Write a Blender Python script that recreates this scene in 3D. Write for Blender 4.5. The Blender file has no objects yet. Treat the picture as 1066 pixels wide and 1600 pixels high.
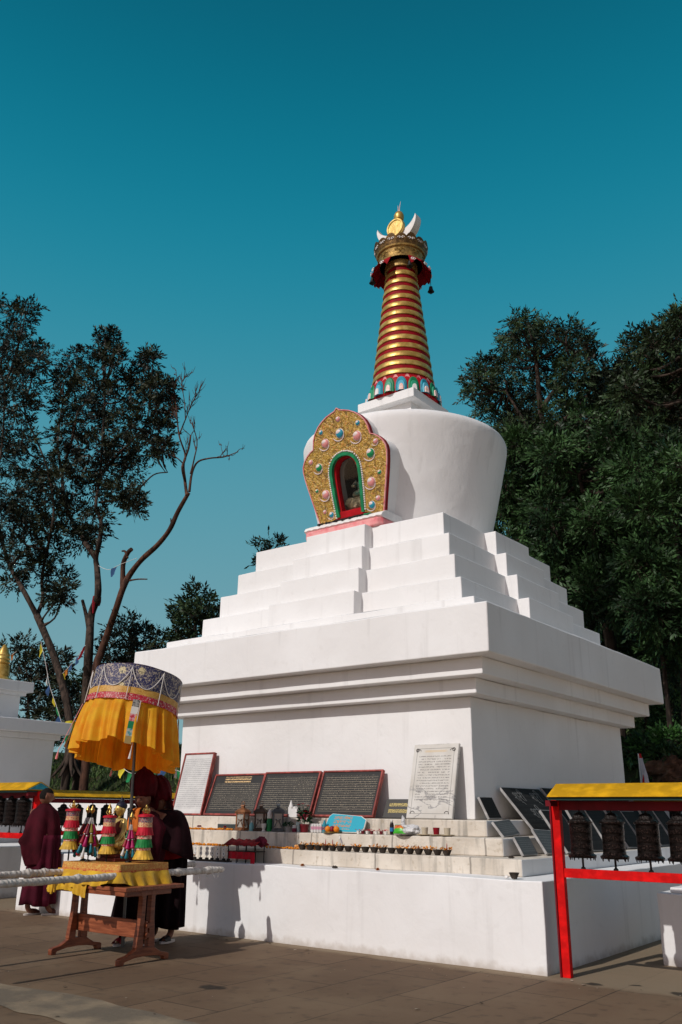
import bpy, bmesh, math, random
import numpy as np
from mathutils import Vector, Matrix, noise
R = math.radians
PI = math.pi
SC = bpy.context.scene
COL = SC.collection

# ------------------------------------------------------------------ camera
CAM = Vector((7.4339, -11.5212, 1.3546))
YAW, PITCH, ROLL = 0.65123, 0.33134, 0.00867
FPX = 1354.73                                   # focal length in pixels of the 1066 x 1600 frame
fwd = Vector((-math.sin(YAW)*math.cos(PITCH), math.cos(YAW)*math.cos(PITCH), math.sin(PITCH)))
_r = Vector((math.cos(YAW), math.sin(YAW), 0)); _u = _r.cross(fwd)
rgt = _r*math.cos(ROLL) + _u*math.sin(ROLL)
upv = -_r*math.sin(ROLL) + _u*math.cos(ROLL)
cd = bpy.data.cameras.new('camera'); cam = bpy.data.objects.new('camera', cd); COL.objects.link(cam)
cam.matrix_world = Matrix(((rgt.x, upv.x, -fwd.x, CAM.x), (rgt.y, upv.y, -fwd.y, CAM.y), (rgt.z, upv.z, -fwd.z, CAM.z), (0, 0, 0, 1)))
cd.sensor_fit = 'VERTICAL'; cd.sensor_height = 36; cd.lens = 36*FPX/1600
cd.clip_start = 0.1; cd.clip_end = 3000
SC.camera = cam

def at(px, py, axis, val):
    """the point where the sight line through a photo pixel meets the plane x, y or z = val"""
    d = fwd + rgt*((px-533)/FPX) - upv*((py-800)/FPX)
    return CAM + d*((val-CAM[axis])/d[axis])

# ------------------------------------------------------------------ light
EL, AZ = R(38), R(7.0)
TOSUN = Vector((-math.sin(AZ)*math.cos(EL), -math.cos(AZ)*math.cos(EL), math.sin(EL)))
sd = bpy.data.lights.new('sun', 'SUN'); sun = bpy.data.objects.new('sun', sd); COL.objects.link(sun)
sd.energy = 2.8; sd.angle = R(0.53); sd.color = (1.0, 0.965, 0.925)
sun.rotation_euler = TOSUN.to_track_quat('Z', 'Y').to_euler()
W = bpy.data.worlds.new('World'); SC.world = W; W.use_nodes = True
nt = W.node_tree; nd = nt.nodes; ln = nt.links
bg = nd['Background']
sky = nd.new('ShaderNodeTexSky'); sky.sky_type = 'NISHITA'; sky.sun_disc = False
sky.sun_elevation = EL; sky.sun_rotation = R(188.6); sky.air_density = 1.0; sky.dust_density = 1.6; sky.ozone_density = 1.5; sky.altitude = 1200
tc = nd.new('ShaderNodeTexCoord')
dt = nd.new('ShaderNodeVectorMath'); dt.operation = 'DOT_PRODUCT'; dt.inputs[1].default_value = Vector((.45, -.80, .40)).normalized()    # bright sky added out of view, to fill the shaded right faces
ln.new(tc.outputs['Generated'], dt.inputs[0])
mp = nd.new('ShaderNodeMapRange'); mp.interpolation_type = 'SMOOTHSTEP'; mp.inputs[1].default_value = -.1; mp.inputs[2].default_value = .62
ln.new(dt.outputs['Value'], mp.inputs[0])
sx = nd.new('ShaderNodeSeparateXYZ'); ln.new(tc.outputs['Generated'], sx.inputs[0])
rmp = nd.new('ShaderNodeValToRGB'); rmp.color_ramp.interpolation = 'B_SPLINE'     # pale at the skyline, deep teal towards the zenith
for k, (p, c) in enumerate(((0.0, (.27, .41, .43)), (.20, (.15, .345, .41)), (.36, (.085, .315, .40)), (.50, (.026, .26, .365)), (.63, (.004, .205, .31)), (.78, (.003, .10, .16)), (1, (.004, .07, .12)))):
    e = rmp.color_ramp.elements[k] if k < 2 else rmp.color_ramp.elements.new(p)
    e.position = p; e.color = (*c, 1)
ln.new(sx.outputs[2], rmp.inputs[0])
BS = 0.085
sc_ = nd.new('ShaderNodeVectorMath'); sc_.operation = 'SCALE'; sc_.inputs['Scale'].default_value = 1/BS; ln.new(rmp.outputs[0], sc_.inputs[0])
tn = nd.new('ShaderNodeMix'); tn.data_type = 'RGBA'; tn.blend_type = 'MULTIPLY'; tn.inputs[0].default_value = 1; tn.inputs[7].default_value = (1.28, .97, .84, 1)   # warms the added fill so shaded faces turn neutral
ln.new(sky.outputs[0], tn.inputs[6])
mx = nd.new('ShaderNodeMix'); mx.data_type = 'RGBA'
ln.new(mp.outputs[0], mx.inputs[0]); ln.new(sc_.outputs[0], mx.inputs[6]); ln.new(tn.outputs[2], mx.inputs[7]); ln.new(mx.outputs[2], bg.inputs[0])
bg.inputs[1].default_value = BS
SC.view_settings.view_transform = 'Standard'; SC.view_settings.look = 'None'
SC.view_settings.exposure = 0; SC.view_settings.gamma = 1; SC.view_settings.use_curve_mapping = False

# ------------------------------------------------------------------ helpers
random.seed(7); RNG = np.random.default_rng(7)
def U(a, b): return random.uniform(a, b)

class MB:
    """collects shapes and links them as one mesh object"""
    def __init__(s): s.v = []; s.f = []; s.m = []; s.M = None; s.uv = {}
    def _p(s, pts):
        i = len(s.v)
        if s.M is not None: pts = [s.M @ Vector(p) for p in pts]
        s.v.extend([tuple(p) for p in pts]); return i
    def face(s, idx, mi=0): s.f.append(tuple(idx)); s.m.append(mi)
    def poly(s, pts, mi=0):
        i = s._p(pts); s.face(range(i, i+len(pts)), mi)
    def box(s, c, d, mi=0, rot=None, b=0.0):
        x, y, z = d[0]/2, d[1]/2, d[2]/2
        P = [Vector((sx*x, sy*y, sz*z)) for sz in (-1, 1) for sx, sy in ((-1, -1), (1, -1), (1, 1), (-1, 1))]
        if rot is not None: P = [rot @ p for p in P]
        i = s._p([p+Vector(c) for p in P])
        for q in ((3, 2, 1, 0), (4, 5, 6, 7), (0, 1, 5, 4), (1, 2, 6, 5), (2, 3, 7, 6), (3, 0, 4, 7)): s.face([i+k for k in q], mi)
    def rings(s, rs, mi=0, cap=True, closed=True, cap0=None):
        """rs: list of rings, each a list of the same number of points"""
        n = len(rs[0]); i = s._p([p for r in rs for p in r])
        for a in range(len(rs)-1):
            m_ = mi[a] if isinstance(mi, (list, tuple)) else mi
            for k in range(n if closed else n-1):
                k2 = (k+1) % n
                s.face((i+a*n+k, i+a*n+k2, i+(a+1)*n+k2, i+(a+1)*n+k), m_)
        m0 = mi[0] if isinstance(mi, (list, tuple)) else mi; m1 = mi[-1] if isinstance(mi, (list, tuple)) else mi
        if cap and closed:
            if cap0 is not False: s.face([i+k for k in range(n)][::-1], m0)
            s.face([i+(len(rs)-1)*n+k for k in range(n)], m1)
    def tube(s, pts, r, n=8, mi=0, cap=True):
        pts = [Vector(p) for p in pts]; rs = r if isinstance(r, (list, tuple)) else [r]*len(pts)
        out = []; ref = None
        for k, p in enumerate(pts):
            t = (pts[min(k+1, len(pts)-1)]-pts[max(k-1, 0)])
            if t.length < 1e-9: t = Vector((0, 0, 1))
            t.normalize()
            if ref is None: ref = Vector((1, 0, 0)) if abs(t.x) < .8 else Vector((0, 1, 0))
            u = (ref-t*ref.dot(t)); u.normalize(); w = t.cross(u); ref = u
            out.append([p+(u*math.cos(2*PI*j/n)+w*math.sin(2*PI*j/n))*rs[k] for j in range(n)])
        s.rings(out, mi, cap)
    def lathe(s, prof, n=32, c=(0, 0, 0), mi=0, cap=True, fold=None):
        """prof: [(r, z)]; fold(theta, k) multiplies the radius"""
        out = []
        for k, (r, z) in enumerate(prof):
            out.append([(c[0]+r*(fold(2*PI*j/n, k) if fold else 1)*math.cos(2*PI*j/n), c[1]+r*(fold(2*PI*j/n, k) if fold else 1)*math.sin(2*PI*j/n), c[2]+z) for j in range(n)])
        s.rings(out, mi, cap)
    def ball(s, c, r, nu=16, nv=10, mi=0, rot=None):
        r = (r, r, r) if not isinstance(r, (list, tuple)) else r
        out = []
        for a in range(nv+1):
            ph = PI*(a+0.02 if a == 0 else a-0.02 if a == nv else a)/nv-PI/2
            ring = []
            for j in range(nu):
                p = Vector((r[0]*math.cos(ph)*math.cos(2*PI*j/nu), r[1]*math.cos(ph)*math.sin(2*PI*j/nu), r[2]*math.sin(ph)))
                if rot is not None: p = rot @ p
                ring.append(p+Vector(c))
            out.append(ring)
        s.rings(out, mi)
    def prism(s, poly, M, d, mi=0, mside=None):
        """poly in the local xy plane of M, from z = 0 to d"""
        n = len(poly); i = s._p([M @ Vector((p[0], p[1], 0)) for p in poly]+[M @ Vector((p[0], p[1], d)) for p in poly])
        s.face([i+k for k in range(n)][::-1], mi); s.face([i+n+k for k in range(n)], mi)
        for k in range(n): s.face((i+k, i+(k+1) % n, i+n+(k+1) % n, i+n+k), mi if mside is None else mside)
    def build(s, name, mats, parent=None, smooth=35, bevel=0, seg=2, loc=None):
        me = bpy.data.meshes.new(name); me.from_pydata(s.v, [], s.f)
        for m in (mats if isinstance(mats, (list, tuple)) else [mats]): me.materials.append(m)
        me.polygons.foreach_set('material_index', s.m)
        if smooth:
            me.polygons.foreach_set('use_smooth', [True]*len(s.f)); me.set_sharp_from_angle(angle=R(smooth))
        me.update()
        o = bpy.data.objects.new(name, me); COL.objects.link(o)
        if parent is not None: o.parent = parent
        if loc is not None: o.location = loc
        if bevel:
            bv = o.modifiers.new('bevel', 'BEVEL'); bv.width = bevel; bv.segments = seg; bv.limit_method = 'ANGLE'; bv.angle_limit = R(40); bv.harden_normals = True
        return o

def tag(o, label=None, cat=None, group=None, kind=None):
    if label: o['label'] = label
    if cat: o['category'] = cat
    if group: o['group'] = group
    if kind: o['kind'] = kind
    return o
def thing(name, label, cat, loc=(0, 0, 0), rz=0, group=None):
    o = bpy.data.objects.new(name, None); o.empty_display_size = .1; COL.objects.link(o); o.location = loc; o.rotation_euler = (0, 0, rz)
    return tag(o, label, cat, group)
KIDS = {}
def dup(root, loc=None, rz=None, label=None, group=None, scale=None):
    kids = {}
    for o in COL.objects:
        if o.parent: kids.setdefault(o.parent.name, []).append(o)
    def cp(o, p):
        c = o.copy(); COL.objects.link(c); c.parent = p
        for ch in kids.get(o.name, []): cp(ch, c)
        return c
    r = cp(root, None)
    if loc is not None: r.location = loc
    if rz is not None: r.rotation_euler = (r.rotation_euler[0], r.rotation_euler[1], rz)
    if label: r['label'] = label
    if group: r['group'] = group
    if scale: r.scale = (scale,)*3
    return r
def npmesh(name, V, F, mats, mi=None, parent=None, smooth=False):
    """quads from numpy arrays"""
    me = bpy.data.meshes.new(name); nv, nf = len(V), len(F)
    me.vertices.add(nv); me.vertices.foreach_set('co', np.asarray(V, np.float32).ravel())
    me.loops.add(nf*4); me.loops.foreach_set('vertex_index', np.asarray(F, np.int32).ravel())
    me.polygons.add(nf); me.polygons.foreach_set('loop_start', np.arange(nf, dtype=np.int32)*4)
    for m in mats: me.materials.append(m)
    if mi is not None: me.polygons.foreach_set('material_index', np.asarray(mi, np.int32))
    if smooth: me.polygons.foreach_set('use_smooth', [True]*nf)
    me.update(calc_edges=True); me.validate()
    o = bpy.data.objects.new(name, me); COL.objects.link(o)
    if parent is not None: o.parent = parent
    return o

# ------------------------------------------------------------------ materials
def mat(name, col, rough=.7, metal=0, var=.0, vs=3, bump=0, bs=40, col2=None, spec=None, c2pos=(.45, .65), island=0, detail=5, sheen=0, coat=0):
    m = bpy.data.materials.new(name); m.use_nodes = True; n = m.node_tree.nodes; l = m.node_tree.links
    b = n['Principled BSDF']; b.inputs['Roughness'].default_value = rough; b.inputs['Metallic'].default_value = metal
    spec = spec if spec is not None else (.5 if metal else .12 if rough >= .7 else .28)
    b.inputs['Base Color'].default_value = (*col, 1); b.inputs['Specular IOR Level'].default_value = spec
    if sheen: b.inputs['Sheen Weight'].default_value = sheen
    if coat: b.inputs['Coat Weight'].default_value = coat
    t = n.new('ShaderNodeTexCoord')
    if var or col2 is not None:
        ns = n.new('ShaderNodeTexNoise'); ns.inputs['Scale'].default_value = vs; ns.inputs['Detail'].default_value = detail; l.new(t.outputs['Object'], ns.inputs['Vector'])
        cr = n.new('ShaderNodeValToRGB'); l.new(ns.outputs['Fac'], cr.inputs[0])
        c2 = col2 if col2 is not None else tuple(c*(1-var) for c in col)
        c1 = col if col2 is not None else tuple(min(1, c*(1+var)) for c in col)
        cr.color_ramp.elements[0].position = c2pos[0]; cr.color_ramp.elements[0].color = (*c2, 1)
        cr.color_ramp.elements[1].position = c2pos[1]; cr.color_ramp.elements[1].color = (*c1, 1)
        out = cr.outputs[0]
        if island:
            g = n.new('ShaderNodeNewGeometry'); mr = n.new('ShaderNodeMapRange'); mr.inputs[3].default_value = 1-island; mr.inputs[4].default_value = 1+island
            l.new(g.outputs['Random Per Island'], mr.inputs[0])
            mm = n.new('ShaderNodeVectorMath'); mm.operation = 'SCALE'; l.new(out, mm.inputs[0]); l.new(mr.outputs[0], mm.inputs['Scale']); out = mm.outputs[0]
        l.new(out, b.inputs['Base Color'])
    if bump:
        n2 = n.new('ShaderNodeTexNoise'); n2.inputs['Scale'].default_value = bs; n2.inputs['Detail'].default_value = 6; l.new(t.outputs['Object'], n2.inputs['Vector'])
        bp = n.new('ShaderNodeBump'); bp.inputs['Strength'].default_value = bump; bp.inputs['Distance'].default_value = .02
        l.new(n2.outputs['Fac'], bp.inputs['Height']); l.new(bp.outputs[0], b.inputs['Normal'])
    return m

class G:
    """small node-graph helper for the few materials that need more than one noise"""
    def __init__(s, m): s.m = m; s.n = m.node_tree.nodes; s.l = m.node_tree.links; s.b = s.n['Principled BSDF']; s.tc = s.n.new('ShaderNodeTexCoord')
    def noise(s, vec, sc, detail=5, dist=0):
        k = s.n.new('ShaderNodeTexNoise'); k.inputs['Scale'].default_value = sc; k.inputs['Detail'].default_value = detail; k.inputs['Distortion'].default_value = dist
        s.l.new(vec, k.inputs['Vector']); return k.outputs['Fac']
    def math(s, op, a, b=None, c=None):
        k = s.n.new('ShaderNodeMath'); k.operation = op
        for i, x in enumerate((a, b, c)):
            if x is None: continue
            if isinstance(x, (int, float)): k.inputs[i].default_value = x
            else: s.l.new(x, k.inputs[i])
        return k.outputs[0]
    def mix(s, f, a, b, bt='MIX'):
        k = s.n.new('ShaderNodeMix'); k.data_type = 'RGBA'; k.blend_type = bt
        for i, x in ((0, f), (6, a), (7, b)):
            if isinstance(x, (int, float)): k.inputs[i].default_value = x
            elif isinstance(x, tuple): k.inputs[i].default_value = (*x, 1)
            else: s.l.new(x, k.inputs[i])
        return k.outputs[2]
    def step(s, x, lo, hi):
        k = s.n.new('ShaderNodeMapRange'); k.interpolation_type = 'SMOOTHSTEP'; k.inputs[1].default_value = lo; k.inputs[2].default_value = hi; s.l.new(x, k.inputs[0]); return k.outputs[0]
    def mapv(s, vec, sc=(1, 1, 1), loc=(0, 0, 0)):
        k = s.n.new('ShaderNodeMapping'); k.inputs['Scale'].default_value = sc; k.inputs['Location'].default_value = loc; s.l.new(vec, k.inputs['Vector']); return k.outputs[0]
    def sep(s, vec):
        k = s.n.new('ShaderNodeSeparateXYZ'); s.l.new(vec, k.inputs[0]); return k.outputs
    def bump(s, h, st, d=.02):
        k = s.n.new('ShaderNodeBump'); k.inputs['Strength'].default_value = st; k.inputs['Distance'].default_value = d; s.l.new(h, k.inputs['Height']); s.l.new(k.outputs[0], s.b.inputs['Normal'])
    def color(s, c): s.l.new(c, s.b.inputs['Base Color'])
def gm(name, rough=.8, spec=.4, metal=0):
    m = bpy.data.materials.new(name); m.use_nodes = True; g = G(m); g.b.inputs['Roughness'].default_value = rough; g.b.inputs['Specular IOR Level'].default_value = spec; g.b.inputs['Metallic'].default_value = metal
    return m, g

# limewashed plaster: brush unevenness, a few grey streaks, earth splashed on the lowest hand's breadth
WHITE, g = gm('white_plaster', .88, .25)
ob = g.tc.outputs['Object']
big = g.noise(ob, .9, 4); fine = g.noise(ob, 9, 6); strk = g.noise(g.mapv(ob, (5, 5, .35)), 1.4, 5)
c = g.mix(g.step(big, .35, .7), (.76, .745, .73), (.82, .81, .80))
c = g.mix(g.math('MULTIPLY', g.step(strk, .56, .76), .5), c, (.60, .585, .57))
c = g.mix(g.math('MULTIPLY', g.step(fine, .60, .74), .25), c, (.66, .64, .62))
zz = g.sep(ob)[2]
dirt = g.math('MULTIPLY', g.step(g.math('ADD', zz, g.math('MULTIPLY', fine, .16)), .17, .06), .55)
c = g.mix(dirt, c, (.34, .27, .20))
g.color(c)
g.bump(g.math('ADD', g.math('MULTIPLY', g.noise(ob, 2.6, 4, .4), 1.0), g.math('MULTIPLY', g.noise(g.mapv(ob, (1, 1, .45)), 24, 5), .14)), .27, .05)
# bare cement of the offering steps
CEMENT, g = gm('bare_cement', .9, .25)
ob = g.tc.outputs['Object']
c = g.mix(g.step(g.noise(ob, 3, 6), .3, .7), (.55, .49, .41), (.69, .63, .545))
c = g.mix(g.math('MULTIPLY', g.step(g.noise(g.mapv(ob, (9, 9, 1.0)), 1.3, 6), .50, .70), .75), c, (.30, .275, .235))
c = g.mix(g.math('MULTIPLY', g.step(g.noise(ob, 17, 6), .58, .72), .5), c, (.36, .29, .20))
jx = g.math('ABSOLUTE', g.math('SUBTRACT', g.math('FRACT', g.math('MULTIPLY', g.math('ADD', g.sep(ob)[0], g.math('MULTIPLY', g.noise(ob, 6, 3), .03)), .87)), .5))
c = g.mix(g.math('MULTIPLY', g.step(jx, .012, .004), .7), c, (.16, .14, .12))
g.color(c); g.bump(g.noise(ob, 30, 6), .35, .02)
# paving of dark stone slabs
PAVE, g = gm('paving', .8, .16)
ob = g.tc.outputs['Object']
x, y, z = g.sep(ob)
wob = g.math('MULTIPLY', g.math('SUBTRACT', g.noise(ob, 1.7, 3), .5), .02)
cmb = g.n.new('ShaderNodeCombineXYZ'); g.l.new(g.math('ADD', y, wob), cmb.inputs[0]); g.l.new(g.math('ADD', x, wob), cmb.inputs[1])
br = g.n.new('ShaderNodeTexBrick'); g.l.new(cmb.outputs[0], br.inputs['Vector'])
br.inputs['Scale'].default_value = 1; br.inputs['Brick Width'].default_value = 1.3; br.inputs['Row Height'].default_value = .64; br.inputs['Mortar Size'].default_value = .006; br.inputs['Mortar Smooth'].default_value = .3; br.offset = .43
br.inputs['Color1'].default_value = (.124, .078, .047, 1); br.inputs['Color2'].default_value = (.160, .103, .063, 1); br.inputs['Mortar'].default_value = (.032, .024, .018, 1)
c = br.outputs['Color']
c = g.mix(g.math('MULTIPLY', g.step(g.noise(ob, 1.1, 6), .42, .7), .6), c, (.19, .13, .08))
c = g.mix(g.math('MULTIPLY', g.step(g.noise(ob, 7, 7), .52, .72), .5), c, (.070, .049, .033))
c = g.mix(g.math('MULTIPLY', g.step(g.noise(ob, 60, 3), .70, .78), .7), c, (.30, .27, .23))
dst = g.math('MULTIPLY', g.step(g.math('ADD', g.math('SUBTRACT', g.math('MULTIPLY', y, -1), 3.69), g.math('MULTIPLY', g.noise(ob, 5, 4), -.25)), .12, -.06), .8)
c = g.mix(dst, c, (.25, .19, .125))          # sand blown against the foot of the walls and between the shrines
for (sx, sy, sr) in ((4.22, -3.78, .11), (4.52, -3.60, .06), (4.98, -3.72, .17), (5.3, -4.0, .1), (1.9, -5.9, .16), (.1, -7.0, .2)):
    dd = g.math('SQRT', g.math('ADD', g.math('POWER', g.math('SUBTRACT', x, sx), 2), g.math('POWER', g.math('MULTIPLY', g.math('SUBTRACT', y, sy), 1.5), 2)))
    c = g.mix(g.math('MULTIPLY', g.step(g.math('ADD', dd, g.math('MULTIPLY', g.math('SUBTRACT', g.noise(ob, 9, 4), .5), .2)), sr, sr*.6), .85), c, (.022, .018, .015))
c = g.mix(g.step(g.math('ADD', x, g.math('MULTIPLY', g.noise(ob, .8, 4), 2)), 6.3, 8.0), c, (.36, .26, .17))          # pale ground out of view, added to bounce warm light onto the right faces
g.color(c)
g.bump(g.math('ADD', g.math('MULTIPLY', br.outputs['Fac'], -.8), g.math('MULTIPLY', g.noise(ob, 13, 6), .5)), .5, .01)
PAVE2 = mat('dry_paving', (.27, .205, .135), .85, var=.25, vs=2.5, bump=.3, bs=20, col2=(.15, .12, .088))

GOLD = mat('gold_paint', (.66, .45, .13), .40, .5, var=.3, vs=9, bump=.3, bs=9, col2=(.46, .28, .06))
GOLD2 = mat('bright_gold', (.72, .52, .18), .42, .6, bump=.3, bs=14, col2=(.60, .40, .11), vs=18)
OLDGOLD = mat('dark_gold', (.36, .22, .05), .45, .6, var=.3, vs=14, bump=.5, bs=40)
REDP = mat('red_paint', (.42, .008, .014), .5, spec=.15, var=.15, vs=5)
CRIM = mat('crimson_paint', (.27, .006, .012), .6, spec=.1, var=.2, vs=8)
PINK = mat('pink_paint', (.72, .17, .19), .6, var=.15, vs=9, col2=(.78, .34, .33))
GREEN = mat('green_paint', (.01, .22, .085), .5, var=.2, vs=9)
TEAL = mat('blue_green_paint', (.02, .27, .36), .5, var=.2, vs=9)
WPAINT = mat('white_paint', (.80, .77, .74), .6, var=.06, vs=10)
PEACH = mat('peach_paint', (.78, .42, .33), .55, col2=(.85, .66, .6), vs=12, var=.1)
BLACK = mat('black', (.012, .011, .011), .5)
IRON = mat('cast_iron', (.022, .016, .014), .38, .5, var=.4, vs=30, bump=.9, bs=55)
BRASS = mat('brass', (.55, .36, .10), .35, .9, bump=.2, bs=30)
# ------------------------------------------------------------------ setting
def nz(p, s): return noise.noise(Vector(p)*s)
def plaster(poly, z0, z1, seg=.2, amp=.011):
    """an upright prism of hand-trowelled plaster over a plan outline (anticlockwise)"""
    pts = []
    for k in range(len(poly)):
        a, b = Vector(poly[k]), Vector(poly[(k+1) % len(poly)]); n = max(1, round((b-a).length/seg))
        for j in range(n): pts.append(a+(b-a)*(j/n))
    nzv = max(1, round((z1-z0)/seg)); out = []
    for k in range(nzv+1):
        z = z0+(z1-z0)*k/nzv; ring = []
        for p in pts:
            q = Vector((p.x, p.y, z)); e = 0 if (k == 0) else 1
            ring.append(q+Vector((nz(q, 1.1)*amp+nz(q, 3.7)*amp*.4, nz(q+Vector((9, 0, 0)), 1.1)*amp+nz(q+Vector((9, 0, 0)), 3.7)*amp*.4, e*(nz(q+Vector((0, 9, 0)), 1.3)*amp+nz(q+Vector((0, 9, 0)), 4)*amp*.4))))
        out.append(ring)
    m = MB(); m.rings(out); return m
def rect(x0, x1, y0, y1): return [(x0, y0), (x1, y0), (x1, y1), (x0, y1)]
def sq(h): return rect(-h, h, -h, h)

def hill_z(x, y):
    yy = y-5.9
    if yy <= 0: return 0.0
    cap = 4.4+9*(1/(1+math.exp(-(x+9)/2.2)))
    h = (.75+1.0/(1+math.exp(-(x+4)/1.2)))*(1-math.exp(-yy*4))+.5*yy
    return cap*math.tanh(h/cap)+nz((x, y, 0), .35)*min(.5, yy*.15)
m = MB(); xs = np.concatenate([np.arange(-60, 24, .7)]); ys = np.concatenate([[5.7], np.arange(5.9, 9, .3), np.arange(9, 34, .9)])
P = [[(x, y, hill_z(x, y)-.02+(nz((x, y, 5), 1.6)*.10 if y > 6 else 0)) for x in xs] for y in ys]
m.rings(P, closed=False, cap=False)
HILL, g = gm('hillside', .95, .15)
ob = g.tc.outputs['Object']
c = g.mix(g.step(g.noise(ob, .6, 5), .38, .62), (.016, .028, .010), (.040, .060, .016))
c = g.mix(g.math('MULTIPLY', g.step(g.noise(ob, 1.3, 6), .55, .66), .8), c, (.10, .052, .028))
c = g.mix(g.step(g.noise(ob, 7, 5), .3, .7), c, (.03, .03, .015))
g.color(c); g.bump(g.noise(ob, 9, 6), .8, .1)
hill = m.build('hillside', HILL); tag(hill, 'steep grassy hillside behind the white boundary wall', 'hillside', kind='structure')
m = MB(); m.poly([(-400, -300, 0), (400, -300, 0), (400, 900, 0), (-400, 900, 0)])
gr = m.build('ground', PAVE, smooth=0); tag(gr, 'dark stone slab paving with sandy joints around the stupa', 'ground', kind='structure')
# a paler strip of dry paving that runs along in front
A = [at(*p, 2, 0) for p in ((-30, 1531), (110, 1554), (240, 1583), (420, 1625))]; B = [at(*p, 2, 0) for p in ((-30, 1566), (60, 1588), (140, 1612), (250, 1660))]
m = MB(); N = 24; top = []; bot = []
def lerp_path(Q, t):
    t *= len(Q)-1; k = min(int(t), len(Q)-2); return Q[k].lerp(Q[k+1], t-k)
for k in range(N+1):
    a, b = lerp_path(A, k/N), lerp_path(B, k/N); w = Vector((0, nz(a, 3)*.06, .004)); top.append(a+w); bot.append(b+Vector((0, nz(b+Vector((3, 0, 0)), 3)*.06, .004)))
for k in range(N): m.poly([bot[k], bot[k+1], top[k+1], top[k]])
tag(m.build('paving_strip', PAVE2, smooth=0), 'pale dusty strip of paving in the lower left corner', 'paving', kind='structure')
bw = plaster(rect(-45, 14, 5.35, 5.62), -.02, 1.66, .6, .012).build('boundary_wall', WHITE, bevel=.03)
tag(bw, 'long low whitewashed boundary wall at the foot of the hillside', 'wall')
# ------------------------------------------------------------------ the stupa
ST = thing('stupa', 'tall whitewashed stupa with stepped tiers and gold ringed spire', 'stupa')
plaster(rect(-4.22, 3.77, -3.685, 3.70), -.02, .7645).build('plinth', WHITE, ST, bevel=.012)
def step(hx, hy, z0, z1):
    m = plaster(rect(-hx, hx, -hy, hy), z0, z1, .3, .004)
    for k, f in enumerate(m.f):                     # the side ends are limewashed, the front is bare cement
        c = sum((Vector(m.v[i]) for i in f), Vector())/len(f)
        if len(f) == 4 and (abs(c.y) < hy-.02): m.m[k] = 1
    return m.build('step', [CEMENT, WHITE], ST, bevel=.012)
step(3.421, 3.355, .7645, .923); step(3.064, 3.025, .923, 1.098); step(2.739, 2.75, 1.098, 1.266)
plaster(sq(2.42), 1.266, 2.632).build('body', WHITE, ST, bevel=.014)
plaster(sq(2.601), 2.632, 2.816).build('cornice', WHITE, ST, bevel=.014)
plaster(sq(2.789), 2.816, 3.016).build('cornice', WHITE, ST, bevel=.014)
plaster(sq(2.980), 3.016, 3.592).build('cornice_slab', WHITE, ST, bevel=.02)
plaster(sq(2.650), 3.592, 3.760).build('tier_base', WHITE, ST, bevel=.014)
def cross(h, p, d=.183):
    return [(-h, -h), (-p, -h), (-p, -h-d), (p, -h-d), (p, -h), (h, -h), (h, -p), (h+d, -p), (h+d, p), (h, p), (h, h), (p, h), (p, h+d), (-p, h+d), (-p, h), (-h, h), (-h, p), (-h-d, p), (-h-d, -p), (-h, -p)]
z = 3.760
for h, p, z1 in ((2.280, .754, 4.127), (2.100, .698, 4.495), (1.920, .631, 4.862), (1.733, .545, 5.244)):
    plaster(cross(h, p), z, z1, .2, .010).build('tier', WHITE, ST, bevel=.014); z = z1
# the vase
prof = [(1.30, 5.244), (1.40, 5.6), (1.50, 6.0), (1.60, 6.45), (1.68, 6.80), (1.715, 6.98), (1.72, 7.06), (1.70, 7.12), (1.66, 7.16), (1.6, 7.185), (1.4, 7.22), (.5, 7.28), (.1, 7.29)]
VP = []
for (r0, z0), (r1, z1) in zip(prof, prof[1:]):
    for k in range(2): VP.append((r0+(r1-r0)*k/2, z0+(z1-z0)*k/2))
VP.append(prof[-1])
m = MB(); m.rings([[(lambda q: q+Vector((nz(q, 1.2), nz(q+Vector((7, 0, 0)), 1.2), 0))*.014+Vector((nz(q, 3.5), nz(q+Vector((7, 0, 0)), 3.5), 0))*.006)(Vector((r*math.cos(2*PI*j/120), r*math.sin(2*PI*j/120), z))) for j in range(120)] for r, z in VP])
for k, v in enumerate(m.v):                         # hollow behind the niche's opening
    if v[1] < 0 and abs(v[0]) < .45 and 5.4 < v[2] < 6.75: m.v[k] = (v[0], v[1]+.5, v[2])
m.build('dome', WHITE, ST, smooth=60)
m = MB(); m.box((0, 0, 7.54), (.84, .84, .57)); m.build('harmika_neck', WHITE, ST, bevel=.01)
plaster(sq(.572), 7.82, 7.985, .2, .004).build('harmika', WHITE, ST, bevel=.012)
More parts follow.
